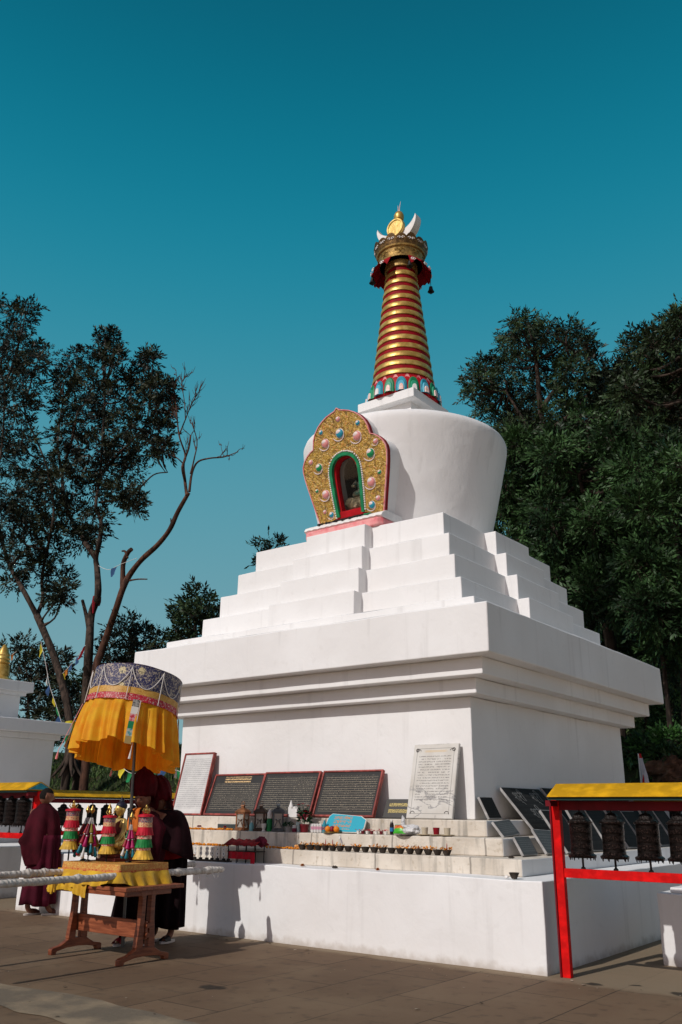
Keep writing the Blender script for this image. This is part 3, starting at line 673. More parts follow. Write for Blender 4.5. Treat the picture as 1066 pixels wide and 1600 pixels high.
for k, (y0, y1, zt, lb) in enumerate(((-1.90, -.86, 1.61, 'largest black slab with grey letters, nearest the corner of the stupa'), (-.79, .16, 1.63, 'wide black slab right behind the red post of the wheel stand'), (.22, 1.12, 1.60, 'wide black slab behind the two nearest prayer wheels, upper row'), (1.18, 2.05, 1.62, 'wide black slab at the far end of the upper row'))):
    BIG.append(side_slab(lb, y0, y1, 2.90, 1.098, 2.46, zt, DS[k % 2]))
GLY = mat('letter_grey', (.15, .15, .145), .7)
for (tx, ty, sz) in ((-.36, .47, .20), (.10, .47, .20), (-.22, .22, .22), (.17, .20, .20)):
    fc = bpy.data.curves.new('letters', 'FONT'); fc.body = '\u0936\u094d\u0930\u0940'; fc.size = sz; fc.extrude = .001
    fo = bpy.data.objects.new('letters', fc); COL.objects.link(fo); fo.parent = BIG[0][0]; fo.location = (tx, ty, .033); fc.materials.append(GLY)
MIDL = ('black slab leaning in front of the largest slab', 'black slab of the lower row, half behind the red post', 'black slab of the lower row behind the nearest prayer wheel', 'black slab of the lower row between the first and second prayer wheels', 'black slab of the lower row behind the second prayer wheel', 'black slab of the lower row behind the third prayer wheel', 'last black slab of the lower row, at its far end')
for k, lb in enumerate(MIDL):
    y0 = -2.02+k*.62
    side_slab(lb, y0, y0+.50, 3.30, .923, 3.0+.02*(k % 2), 1.36+.05*((k*3) % 4)/3, DS[(k+1) % 2], roll=R(U(-2, 2)))
side_slab('small grey carved slab beside the end of the middle step', -2.90, -2.56, 3.20, .923, 3.10, 1.10, DS[2])
side_slab('grey carved slab tilted against its small neighbour by the red post', -2.50, -2.06, 3.28, .923, 3.12, 1.16, DS[2], roll=R(-3))
side_slab('grey framed slab at the end of the top step', -2.72, -2.30, 2.89, 1.098, 2.77, 1.25, DS[2], roll=R(4))

# ------------------------------------------------------------------ prayer-wheel stands
YEL = mat('yellow_paint', (.64, .335, .008), .65, spec=.12, var=.2, vs=7, bump=.25, bs=25)
RED = mat('scarlet_paint', (.66, .006, .006), .6, spec=.1, var=.2, vs=11, bump=.25, bs=25)
DRED = mat('maroon_paint', (.16, .004, .010), .6, spec=.2, var=.15, vs=6)
WHEELM, g = gm('embossed_copper', .36, .5, .7)
ob = g.tc.outputs['Object']; x, y, z = g.sep(ob)
an = g.math('ARCTAN2', y, x); fz = g.math('FRACT', g.math('MULTIPLY', z, 15))
k = g.n.new('ShaderNodeCombineXYZ'); g.l.new(g.math('MULTIPLY', an, 6), k.inputs[0]); g.l.new(g.math('MULTIPLY', z, 55), k.inputs[1])
hgt = g.math('MULTIPLY', g.step(g.noise(k.outputs[0], 1.2, 3), .45, .55), g.math('MULTIPLY', g.step(fz, .12, .25), g.step(fz, .9, .78)))
g.color(g.mix(hgt, (.010, .006, .005), (.042, .025, .021))); g.bump(hgt, 1.0, .015)
def wheel_parts(parent, loc, zb, zt, s=1.0, n=28):
    """one prayer wheel on its spindle: body, toothed skirt, crown"""
    m = MB(); h = .285*s; r = .098*s
    m.lathe([(r*.55, 0), (r*1.22, .0), (r*1.25, .02*s), (r*1.02, .035*s), (r*1.0, .05*s), (r*1.0, .06*s), (r*.98, .1*s), (r*.985, .2*s), (r*1.0, .215*s), (r*1.0, h), (r*1.12, h+.006), (r*1.12, h+.018), (r*.8, h+.022)], n)
    w = m.build('prayer_wheel', WHEELM, parent, smooth=40); w.location = (loc[0], loc[1], loc[2])
    m = MB(); m.lathe([(r*.98, h+.018), (r*.92, h+.03*s), (r*.62, h+.045*s), (r*.58, h+.065*s), (r*.42, h+.085*s), (r*.2, h+.095*s)], n, fold=lambda t, k: 1+.06*math.cos(8*t)); m.build('crown', IRON, w)
    m = MB()
    for j in range(9):
        a = 2*PI*j/9; m.tube([(r*1.1*math.cos(a), r*1.1*math.sin(a), .004), (r*1.1*math.cos(a), r*1.1*math.sin(a), -.022*s)], [.008*s, .003*s], 5)
    m.build('fringe', IRON, w)
    m = MB(); m.tube([(0, 0, zb-loc[2]), (0, 0, zt-loc[2])], .0095, 8); m.lathe([(.022, zb-loc[2]), (.02, zb-loc[2]+.012), (.01, zb-loc[2]+.02)], 10); m.build('spindle', IRON, w)
    return w
def stand(name, label, loc, rz, L, wheels, group, rise=0, wz=.975, s=1.0, posts=(0, 1), gablecol=TEAL):
    """red timber frame with a little yellow ridge roof; runs along local +x from its first post"""
    t = thing(name, label, 'prayer wheel stand', loc, rz, group)
    zr, zb, zo = .842+rise, 1.412+rise, 1.49+rise
    for k, px in enumerate((0, L)):
        if k not in posts: continue
        m = MB(); m.box((px, 0, zo/2-.01), (.075, .06, zo-.02)); m.box((px-.046, .005, zo/2-.02), (.016, .10, zo-.04), 1); m.build('post', [RED, DRED], t, bevel=.004)
        m = MB(); m.box((px, 0, zo-.06), (.05, .36, .05)); m.build('cross_piece', DRED, t)
    m = MB(); m.box((L/2, 0, zb), (L-.08, .05, .08)); m.build('beam', DRED, t, bevel=.004)
    m = MB(); m.box((L/2, 0, zr), (L-.08, .05, .076)); m.build('rail', RED, t, bevel=.004)
    m = MB(); w = .235
    Mx = Matrix(((0, 0, 1, .015), (1, 0, 0, 0), (0, 1, 0, zo), (0, 0, 0, 1)))
    m.prism([(-w, 0), (-w, -.008), (w, -.008), (w, 0), (.015, .112), (-.015, .112)], Mx, L+.03); m.build('roof', YEL, t, bevel=.004)
    m = MB(); m.box((L/2+.02, -.0, zo-.022), (L+.01, .42, .022)); m.build('roof_lining', mat('roof_lining', (.02, .05, .045), .7) if 'roof_lining' not in bpy.data.materials else bpy.data.materials['roof_lining'], t)
    m = MB(); Mg = Matrix(((0, 0, 1, L+.046), (1, 0, 0, 0), (0, 1, 0, zo+.004), (0, 0, 0, 1))); m.prism([(-w*.85, 0), (w*.85, 0), (0, .09)], Mg, .012); m.build('gable', gablecol, t)
    for (wx, r_) in wheels:
        wheel_parts(t, (wx, 0, wz+rise), zr+.038, zb-.02, s).rotation_euler.z = r_
    return t
GS = 'prayer wheel stands with yellow roofs'
stand('prayer_wheel_stand', 'red and yellow prayer wheel stand nearest the camera at the right edge', (3.93, -3.62, 0), 0, 2.3, [(.215, .2), (.51, 1.1), (.815, 2.2), (1.09, .7), (1.39, 3), (1.68, .4)], GS)
stand('prayer_wheel_stand', 'red and yellow prayer wheel stand behind the standing monk at the left edge', (-6.05, -3.45, 0), 0, 1.72, [(.2, .6), (.5, 1.7), (.80, .3), (1.10, 2.4), (1.40, 1.2)], GS, .115, .985, 1.12)
stand('prayer_wheel_stand', 'long prayer wheel stand far behind the monks, seen between them', (-7.05, -1.5, 0), PI/2, 4.6, [(.5+.33*k, k*1.3) for k in range(12)], GS, .07)
stand('prayer_wheel_stand', 'distant prayer wheel stand mostly hidden behind the nearest stand at the right', (1.9, 4.35, 0), 0, 2.6, [(.32+.32*k, k*.9) for k in range(6)], GS, .05, 1.04, 1.0)

# ------------------------------------------------------------------ the neighbouring shrine at the left, a pedestal at the right
LS = thing('small_stupa', 'shaded white stupa with gold spire at the left edge', 'stupa', (-8.65, -2.5, 0))
plaster(rect(-2.2, 2.82, -2.6, 2.55), -.02, .76, .3).build('plinth', WHITE, LS, bevel=.012)
plaster(rect(-1.45, 1.27, -1.45, 1.38), .76, 2.58, .3).build('body', WHITE, LS, bevel=.012)
plaster(rect(-1.5, 1.35, -1.5, 1.45), 2.58, 2.68, .3).build('cornice', WHITE, LS, bevel=.012)
plaster(rect(-1.7, 1.53, -1.7, 1.56), 2.68, 2.90, .3).build('cornice_slab', WHITE, LS, bevel=.014)
plaster(rect(-.9, .80, -.9, .82), 2.90, 3.40, .3).build('upper_block', WHITE, LS, bevel=.012)
plaster(rect(-.95, .87, -.95, .90), 3.40, 3.47, .3).build('upper_cornice', WHITE, LS, bevel=.012)
plaster(rect(-1.0, .95, -1.0, 1.0), 3.47, 3.66, .3).build('upper_cornice', WHITE, LS, bevel=.012)
m = MB(); m.lathe([(.30, 0), (.30, .05), (.24, .10), (.20, .13), (.21, .18), (.20, .40), (.16, .43), (.20, .47), (.17, .53), (.19, .56), (.16, .62), (.17, .66), (.14, .72), (.10, .82), (.03, .92), (.0, .93)], 28, (0, 0, 0)); gs_ = m.build('gold_spire', GOLD, LS, smooth=40); gs_.location = (.58, .48, 3.655); gs_.scale = (.72, .72, .78)
PD = thing('pedestal', 'low white plastered pedestal behind the wheel stand in the lower right corner', 'pedestal', (0, 0, 0))
plaster(rect(4.365, 5.6, -2.42, -1.2), -.02, .625, .2).build('block', WHITE, PD, bevel=.012)
BLW = mat('blue_white_paint', (.52, .56, .66), .8, var=.06, vs=6)
plaster(rect(4.47, 5.5, -2.33, -1.3), .625, .675, .2).build('upper_step', WHITE, PD, bevel=.012)
plaster(rect(4.56, 5.4, -2.24, -1.4), .675, .745, .2).build('upper_step', BLW, PD, bevel=.012)
# flag
t = thing('flag', 'furled red and white flag on a pole beyond the right corner', 'flag', tuple(at(1002, 1222, 1, 5.0)))
FW = mat('white_cloth', (.62, .58, .62), .9, var=.1, vs=8); FR = mat('red_cloth', (.55, .02, .03), .85)
z0 = t.location.z; m = MB(); m.tube([(0, 0, -z0), (0, 0, .50)], .014, 8); m.build('pole', WPAINT, t)
m = MB(); m.rings([[(.02+.01*k+r*math.cos(a)*(1+.5*math.cos(3*a+k)), r*.5*math.sin(a)*(1+.5*math.cos(4*a+k)), z) for a in np.linspace(0, 2*PI, 20, endpoint=False)] for k, (r, z) in enumerate(((.018, .50), (.020, .44), (.030, .42), (.042, .28), (.055, .12), (.05, .0), (.06, -.12)))], mi=[1, 1, 0, 0, 0, 0, 0]); m.build('cloth', [FW, FR], t, smooth=60)
m = MB(); m.rings([[(.06+r*math.cos(a), r*math.sin(a), z) for a in np.linspace(0, 2*PI, 10, endpoint=False)] for r, z in ((.012, .18), (.03, .05), (.04, -.08))]); m.build('cloth_edge', FR, t)
# ------------------------------------------------------------------ trestle table
WOOD, g = gm('varnished_wood', .42, .4)
ob = g.tc.outputs['Object']
gr_ = g.noise(g.mapv(ob, (3, 3, 22)), 2.2, 5, .6)
g.color(g.mix(g.step(gr_, .3, .7), (.13, .030, .012), (.26, .075, .030))); g.bump(gr_, .15, .01)
WOODX, g = gm('varnished_wood_flat', .42, .4)
gr_ = g.noise(g.mapv(g.tc.outputs['Object'], (2, 26, 20)), 2.2, 5, .6)
g.color(g.mix(g.step(gr_, .3, .7), (.17, .042, .017), (.34, .10, .042))); g.bump(gr_, .15, .01)
TX, TY = .03, -5.46
T = thing('trestle_table', 'brown wooden trestle table that carries the draped shrine', 'table', (TX, TY, 0))
m = MB(); m.box((0, 0, .645), (1.24, .72, .036)); m.build('tabletop', WOODX, T, bevel=.006)
m = MB(); m.box((0, -.335, .612), (1.18, .03, .05)); m.build('apron', WOODX, T, bevel=.004)
for sx in (-1, 1):
    x = sx*.505
    Mx = Matrix(((0, 0, 1, x-.028), (1, 0, 0, 0), (0, 1, 0, 0), (0, 0, 0, 1)))
    # two uprights that sweep out into one long foot
    for s in (-1, 1):
        m = MB(); m.prism([(s*a, b) for a, b in ((.03, .13), (.115, .13), (.105, .22), (.085, .38), (.080, .56), (.105, .60), (.16, .627), (.03, .627))][::(1 if s > 0 else -1)], Mx, .056); m.build('leg', WOOD, T, bevel=.006)
    m = MB(); half_ = [(.0, .135), (.10, .135), (.125, .115), (.20, .075), (.275, .062), (.30, .05), (.30, -.0), (.245, -.0), (.235, .028), (.12, .05), (0, .055)]
    m.prism([(-a, b) for a, b in half_[::-1][:-1]][::-1][::-1] and [(a, b) for a, b in half_[::-1]]+[(-a, b) for a, b in half_[1:-1]], Mx, .056); m.build('foot', WOOD, T, bevel=.006)
    m = MB(); m.box((x, 0, .60), (.05, .56, .05)); m.build('bearer', WOOD, T, bevel=.004)
    for zz_ in (.235, .315):
        m = MB(); m.tube([(x+sx*.02, 0, zz_), (x+sx*.05, 0, zz_)], .022, 12); m.build('peg', WOOD, T)
m = MB(); m.box((0, 0, .275), (1.06, .03, .155)); m.build('stretcher', WOODX, T, bevel=.004)

# ------------------------------------------------------------------ portable shrine: draped platform on two wrapped carrying poles
YCL = mat('yellow_cloth', (.66, .40, .022), .75, var=.2, vs=8, col2=(.50, .27, .018), bump=.2, bs=60, sheen=.2)
OBR, g = gm('orange_brocade', .6, .4)
ob = g.tc.outputs['Object']; pz = g.noise(ob, 46, 3, 1.2)
g.color(g.mix(g.step(pz, .5, .56), (.52, .20, .04), (.60, .36, .08))); g.bump(pz, .3, .01)
RBR = mat('red_border', (.42, .05, .03), .7, col2=(.55, .22, .06), vs=40)
WRAP, g = gm('white_wrapping', .85, .3)
ob = g.tc.outputs['Object']
st = g.math('SINE', g.math('ADD', g.math('MULTIPLY', g.math('ADD', g.sep(ob)[1], g.math('MULTIPLY', g.noise(ob, 6, 3), .12)), 130), g.math('MULTIPLY', g.sep(ob)[2], 45)))
g.color(g.mix(g.step(g.noise(ob, 12, 5), .35, .7), (.50, .45, .39), (.70, .655, .60))); g.bump(g.math('ADD', st, g.math('MULTIPLY', g.noise(ob, 30, 4), 2)), .45, .006)
S_ = thing('portable_shrine', 'yellow draped carrying platform with two white wrapped poles on the wooden table', 'portable shrine', (TX, TY, .665))
PX, PY = .43, .30
m = MB(); m.box((0, 0, .085), (2*PX-.06, 2*PY-.06, .165)); m.build('platform', mat('plain_wood', (.16, .07, .03), .6, var=.2), S_)
m = MB(); m.box((0, 0, .178), (2*PX, 2*PY, .016)); m.build('platform_cover', OBR, S_, bevel=.004)
def around(nm, z0, z1, mats, out0, out1, amp, freq, seed, rows=6, gap=1):
    """cloth that hangs round the platform in folds"""
    per = []; n = 220
    for k in range(n):
        s = k/n*4*(PX+PY)
        if s < 2*PX: p, nn = Vector((-PX+s, -PY)), Vector((0, -1))
        elif s < 2*PX+2*PY: p, nn = Vector((PX, -PY+s-2*PX)), Vector((1, 0))
        elif s < 4*PX+2*PY: p, nn = Vector((PX-(s-2*PX-2*PY), PY)), Vector((0, 1))
        else: p, nn = Vector((-PX, PY-(s-4*PX-2*PY))), Vector((-1, 0))
        per.append((p, nn, s))
    rs = []
    for r in range(rows+1):
        t = r/rows; ring = []
        for p, nn, s in per:
            f = amp*t*(math.sin(s*freq+seed+1.7*math.sin(s*5+seed))+.6*math.sin(s*freq*.43+seed*2)+1.2)
            hem = gap*(.018*t*math.sin(s*7+seed)+.014*t*math.sin(s*17))
            q = p+nn*(out0+(out1-out0)*t+f); ring.append((q.x, q.y, z0+(z1-z0)*t+hem))
        rs.append(ring)
    m = MB(); m.rings(rs, cap=False); return m.build(nm, mats, S_, smooth=80)
around('top_border', .187, .135, OBR, .004, .010, .001, 20, 1, 2, 0)
around('red_trim', .135, .112, RBR, .011, .014, .001, 20, 1, 2, 0)
around('yellow_skirt', .122, .0, YCL, .012, .055, .022, 44, 2.2, 8)
m = MB(); rs = []                                   # a fold of the cloth that hangs over the front edge of the table
for k in range(61):
    s = -.50+k*.0095; w = math.sin(s*46)+.6*math.sin(s*101+1); e = .5+.5*math.sin(s*9+1)
    rs.append([(s, -PY-.004, .125), (s, -PY-.02-.006*w, .07), (s+.003*w, -.352-.006*w, .0+.012*(1+w)), (s, -.376-.010*w, -.004), (s, -.382-.012*w, -.04-.02*e), (s, -.380-.014*w, -.06-.055*e)])
m.rings(rs, closed=False, cap=False); m.build('cloth_fold', YCL, S_, smooth=80)
m = MB()                                            # knotted end of the cloth at the left corner
for k in range(7):
    a = k/7*2*PI; m.tube([(-PX-.03, -PY-.02, .06), (-PX-.06+.03*math.cos(a), -PY-.05+.02*math.sin(a), .0), (-PX-.07+.05*math.cos(a), -PY-.06+.03*math.sin(a), -.07-.05*U(0, 1))], [.02, .022, .012], 7)
m.ball((-PX-.03, -PY-.02, .055), .035); m.build('knot', YCL, S_, smooth=70)
def wrapped(nm, x, y0, y1, z, r, lumps):
    pts, rs = [], []
    n = int((y1-y0)/.025)
    for k in range(n+1):
        y = y0+(y1-y0)*k/n; e = r*(1+.035*math.sin(k*1.9)+.10*nz((y*6, x, 1), 1)+.07*nz((y*17, x, 4), 1))
        for (ly, lh) in lumps: e += lh*math.exp(-((y-ly)/.035)**2)
        if k in (0, n): e *= .6
        pts.append((x+.006*nz((y, 3, x), 2), y, z+.008*nz((y, 7, x), 2))); rs.append(e)
    m = MB(); m.tube(pts, rs, 12); return m.build(nm, WRAP, S_, smooth=60)
wrapped('carrying_pole', .40, -2.3, 1.12, .085, .031, ((-.74, .014), (.48, .012), (.9, .01)))
wrapped('carrying_pole', -.42, -2.3, 1.50, .088, .031, ((-.7, .016), (-.52, .016), (.5, .02)))
for k in range(4):                                  # loose ends of the wrapping
    y = .74+.09*k; m = MB(); m.rings([[(.435+.006*q, y+w+.008*q*(k % 3-1), .065-q*.016) for w in (-.009, .009)] for q in range(4)], closed=False, cap=False); m.build('cloth_end', WRAP, S_)

# things that stand on the platform
Z0 = .665+.187
def banner(label, loc, rz, s=1.0, rod=0):
    t = thing('victory_banner', label, 'banner', loc, rz, 'tiered brocade banners'); t.scale = (s,)*3
    def fl(mm, r0, r1, z0, z1, n=64, amp=.05, k=18):
        rs = []
        for q in range(5):
            u = q/4; rs.append([((r0+(r1-r0)*u)*(1+amp*u*math.cos(k*2*PI*j/n+math.sin(j)))*math.cos(2*PI*j/n), (r0+(r1-r0)*u)*(1+amp*u*math.cos(k*2*PI*j/n+math.sin(j)))*math.sin(2*PI*j/n), z1+(z0-z1)*u) for j in range(n)])
        mm.rings(rs)
    for z0, z1, r0, r1, mt in ((.0, .075, .058, .088, GCL), (.075, .098, .060, .062, PAT), (.095, .165, .060, .074, GRC), (.165, .20, .062, .064, PAT), (.195, .262, .062, .076, RCL), (.262, .30, .060, .062, PAT2), (.30, .345, .060, .060, DPAT), (.345, .362, .070, .072, RCL)):
        m = MB(); fl(m, r0, r1, z0, z1, amp=.05 if r1-r0 > .01 else .005); m.build('tier', mt, t, smooth=60)
    m = MB(); m.lathe([(.062, .362), (.05, .368), (.0, .372)], 24); m.build('top', RCL, t)
    m = MB(); m.lathe([(.012, .37), (.02, .38), (.012, .39), (.018, .40), (.008, .415), (.012, .43), (.0, .45)], 12)
    for k in range(4):
        a = PI/2*k; m.tube([(.02*math.cos(a), .02*math.sin(a), .37), (.04*math.cos(a), .04*math.sin(a), .395), (.03*math.cos(a), .03*math.sin(a), .42)], [.006, .006, .002], 6)
    m.build('finial', BRASS, t)
    m = MB(); m.tube([(0, 0, -rod), (0, 0, .03)], .008, 8); m.build('rod', IRON, t)
    return t
GCL = mat('gold_cloth', (.62, .37, .04), .6, var=.2, vs=20); GRC = mat('green_cloth', (.008, .20, .04), .55, var=.2, vs=20); RCL = mat('red_satin', (.46, .004, .02), .6, var=.2, vs=14)
def brocade(nm, a, b, c_, sc):
    m, g = gm(nm, .55, .4); ob = g.tc.outputs['Object']; n1 = g.noise(ob, sc, 3, 1.5); n2 = g.noise(ob, sc*1.7, 3, 1)
    g.color(g.mix(g.step(n2, .56, .6), g.mix(g.step(n1, .48, .53), a, b), c_)); return m
PAT = brocade('flower_brocade', (.55, .05, .05), (.66, .42, .30), (.70, .60, .45), 45)
PAT2 = brocade('peach_brocade', (.60, .24, .12), (.68, .45, .22), (.35, .04, .04), 40)
DPAT = brocade('dark_brocade', (.05, .05, .12), (.34, .26, .20), (.40, .05, .05), 60)
b1 = banner('brocade banner of red, green and gold flounces in front of the red hatted people', (TX+.295, TY+.09, Z0+.03), 0, 1.14)
banner('brocade banner of red, green and gold flounces just left of the gold seated statue', (TX-.05, TY-.08, Z0+.075), .6, .98, .075)
banner('brocade banner standing highest, beside the monk who turns his back', (TX-.41, TY-.265, Z0+.11), 1.3, 1.05, .10)
# gold seated buddha
bd = thing('statue', 'gilded seated figure with dark hair on a lotus seat among the banners', 'statue', (TX-.115, TY+.105, Z0), R(-6))
bd.scale = (1.16,)*3
m = MB(); m.box((0, 0, .015), (.30, .24, .03)); m.box((0, 0, .045), (.26, .20, .03))
m.build('seat_block', mat('dark_red_lacquer', (.12, .02, .015), .4), bd, bevel=.006)
m = MB()
for ring, (r, z, h) in enumerate(((.125, .06, .045), (.118, .10, -.04))):
    for k in range(16):
        a = 2*PI*(k+.5*ring)/16; m.ball((r*math.cos(a), r*.8*math.sin(a), z+.01), (.026, .026, .022), 8, 6)
m.lathe([(.115, .06), (.118, .115), (.105, .12)], 28, fold=None); m.build('lotus_seat', OLDGOLD, bd, smooth=60)
def skinned(verts, edges, radii, mats, levels=2):
    """grow one continuous surface over a skeleton; returns an evaluated mesh"""
    me = bpy.data.meshes.new('skeleton'); me.from_pydata(verts, edges, []); o = bpy.data.objects.new('skeleton', me); COL.objects.link(o)
    md = o.modifiers.new('skin', 'SKIN'); md.use_smooth_shade = True
    for k, r in enumerate(radii):
        r = r if isinstance(r, (tuple, list)) else (r, r)
        me.skin_vertices[0].data[k].radius = r
    me.skin_vertices[0].data[0].use_root = True
    sb = o.modifiers.new('sub', 'SUBSURF'); sb.levels = levels; sb.render_levels = levels
    dg = bpy.context.evaluated_depsgraph_get(); dg.update()
    out = bpy.data.meshes.new_from_object(o.evaluated_get(dg))
    bpy.data.objects.remove(o); return out
def head_mb(m, c, s, rot, skin=0, hair=1, eye=2, bald=False, lips=3):
    """a head with brow, nose, mouth, chin and ears; faces local -y; s = head height"""
    nu, nv = 40, 30; base = len(m.v); rs = []; hz_ = []
    for a in range(nv+1):
        ph = PI*min(max(a/nv, .01), .99)-PI/2; ring = []
        for j in range(nu):
            th = 2*PI*j/nu; x, y, z = math.cos(ph)*math.sin(th), -math.cos(ph)*math.cos(th), math.sin(ph)
            rx, ry, rz_ = .36, .43, .5
            if z < 0: rx *= 1-.28*(-z)**1.3; ry *= 1-.16*(-z)
            p = Vector((x*rx, y*ry, z*rz_))
            f = max(0, -y)                           # front
            p.y -= .11*f*math.exp(-(x*rx/.055)**2)*math.exp(-((p.z+.07)/.085)**2)*(1.15 if p.z < -.03 else .8)      # nose
            p.y -= .030*f*math.exp(-((p.z-.06)/.05)**2)                                   # brow
            for sx in (-1, 1): p.y += .045*f*math.exp(-(((p.x-sx*.145)/.075)**2))*math.exp(-((p.z+.0)/.05)**2)     # eye sockets
            p.y -= .03*f*math.exp(-(p.x/.10)**2)*math.exp(-((p.z+.235)/.045)**2)         # lips
            p.y -= .05*f*math.exp(-(p.x/.11)**2)*math.exp(-((p.z+.40)/.07)**2)           # chin
            ring.append(Vector(c)+rot @ (p*s))
        rs.append(ring)
    i0 = len(m.f); m.rings(rs, skin)
    for k in range(i0, len(m.f)):
        q = sum((Vector(m.v[i]) for i in m.f[k]), Vector())/len(m.f[k]); l = (rot.transposed() @ (q-Vector(c)))/s
        if bald is not None and (l.z > .20 or (l.y > .06 and l.z > -.18)): m.m[k] = hair
        if abs(l.z+.235) < .03 and abs(l.x) < .09 and l.y < -.3: m.m[k] = lips
    for sx in (-1, 1):
        m.ball(Vector(c)+rot @ (Vector((sx*.375, .02, -.03))*s), (.035*s, .07*s, .12*s), 10, 8, skin, rot)
        m.ball(Vector(c)+rot @ (Vector((sx*.145, -.372, -.005))*s), (.042*s, .02*s, .018*s), 10, 6, eye, rot)
        m.ball(Vector(c)+rot @ (Vector((sx*.145, -.41, .075))*s), (.07*s, .02*s, .014*s), 10, 6, hair, rot)
V_ = [(0, 0, .15), (0, .0, .22), (0, .005, .30), (0, .0, .345), (0, 0, .375),
      (-.07, 0, .325), (-.105, -.02, .24), (-.06, -.085, .185), (-.01, -.10, .175),
      (.07, 0, .325), (.105, -.02, .25), (.115, -.07, .185), (.105, -.11, .155),
      (-.08, -.02, .145), (-.12, -.09, .135), (.0, -.12, .135), (.08, -.02, .145), (.12, -.09, .135), (.02, -.13, .145)]
E_ = [(0, 1), (1, 2), (2, 3), (3, 4), (2, 5), (5, 6), (6, 7), (7, 8), (2, 9), (9, 10), (10, 11), (11, 12), (0, 13), (13, 14), (14, 15), (0, 16), (16, 17), (17, 18)]
R_ = [(.07, .05), (.058, .042), (.062, .045), .024, .022, .03, .023, .018, .012, .03, .023, .018, .012, .038, .03, .02, .038, .03, .02]
me = skinned(V_, E_, R_, None); m = MB(); m.v = [tuple(v.co) for v in me.vertices]; m.f = [tuple(p.vertices) for p in me.polygons]; m.m = [0]*len(m.f)
head_mb(m, (0, -.005, .425), .115, Matrix.Identity(3), 0, 1, 2, None, 0)
DHAIR = mat('statue_hair', (.012, .014, .03), .5)
m.build('figure', [GOLD2, DHAIR, BLACK], bd, smooth=70)
m = MB(); m.ball((0, .004, .452), (.046, .052, .040), 18, 10); m.ball((0, .006, .495), (.022, .022, .022), 12, 8); m.lathe([(.012, .505), (.006, .52), (.0, .545)], 10)
m.build('hair', DHAIR, bd, smooth=60)
m = MB(); rs = []
for z, rx, ry in ((.30, .066, .050), (.25, .064, .048), (.19, .074, .056)):
    rs.append([(rx*math.cos(a)*1.02, ry*math.sin(a)*1.05, z+.045*math.cos(a)) for a in np.linspace(0, 2*PI, 28, endpoint=False)])
m.rings(rs, cap=False); m.build('robe', mat('statue_robe', (.16, .03, .02), .5, .3), bd, smooth=60)
# stands of hanging pendants
PC = [mat('pendant_magenta', (.36, .006, .09), .5), mat('pendant_crimson', (.26, .006, .018), .5), mat('pendant_olive', (.2, .15, .015), .6), mat('pendant_green', (.01, .12, .04), .5), mat('pendant_teal', (.006, .13, .18), .5), mat('pendant_white', (.62, .60, .57), .6), mat('pendant_orange', (.60, .12, .02), .5), mat('pendant_maroon', (.10, .008, .02), .5)]
def pendants(label, loc, H, n, seed, rr=.05):
    rnd = random.Random(seed); t = thing('tassel_stand', label, 'tassel stand', loc, 0, 'stands of hanging tassels')
    m = MB(); m.tube([(0, 0, 0), (0, 0, H+.05)], .006, 8); m.lathe([(.035, 0), (.03, .012), (.008, .02)], 12); m.build('rod', IRON, t)
    m = MB(); m.lathe([(.005, H+.03), (.017, H+.045), (.024, H+.065), (.015, H+.085), (.006, H+.10), (.0, H+.115)], 14); m.build('finial', BRASS, t)
    for k in range(n):
        a = 2*PI*k/n+rnd.uniform(-.2, .2); z = H-.01; col = (0, 6, 1, 7, 2, 3)[k % 6]; d = Vector((math.cos(a), math.sin(a), 0))
        m = MB(); L = H*rnd.uniform(.80, .95)
        def P(u, r=1): return d*(rr*(.12+.9*u)*r)+Vector((0, 0, z-L*u))
        m.tube([P(0), P(.22)], .003, 5, 5)
        segs = ((.16, .42, .006, .022, col), (.45, .70, .010, .026, (0, 2, 1)[k % 3]), (.72, .96, .008, .020, (4, 5, 4, 1)[k % 4]))
        for u0, u1, r0, r1, c_ in segs:
            m.tube([P(u0), P((u0*.5+u1*.5)), P(u1*.96), P(u1)], [r0, (r0+r1)/2, r1, r1*.5], 7, c_)
        m.ball(P(.435), .010, 8, 6, 5); m.ball(P(.71), .010, 8, 6, 5); m.build('pendant', PC, t, smooth=60)
    return t
pendants('stand of red and teal tassels next to the highest brocade banner', (TX-.385, TY-.10, Z0), .42, 11, 3, .11)
pendants('stand of pink and olive tassels in front, middle of the three', (TX-.235, TY-.16, Z0), .42, 11, 5, .11)
pendants('stand of olive and maroon tassels behind the pink ones', (TX-.24, TY+.06, Z0), .44, 9, 9, .085)
pendants('slim stand of pink and teal tassels beside the umbrella pole', (TX+.165, TY+.02, Z0), .36, 7, 11, .07)
m = MB(); rb = thing('box', 'dark red upright box behind the tassels on the platform', 'box', (TX-.22, TY+.22, Z0))
m.box((0, 0, .11), (.10, .10, .22)); m.build('box_body', mat('red_box', (.25, .02, .03), .6, var=.2), rb, bevel=.005); m = MB(); m.box((0, 0, .228), (.11, .11, .016)); m.build('lid', CRIM, rb, bevel=.004)

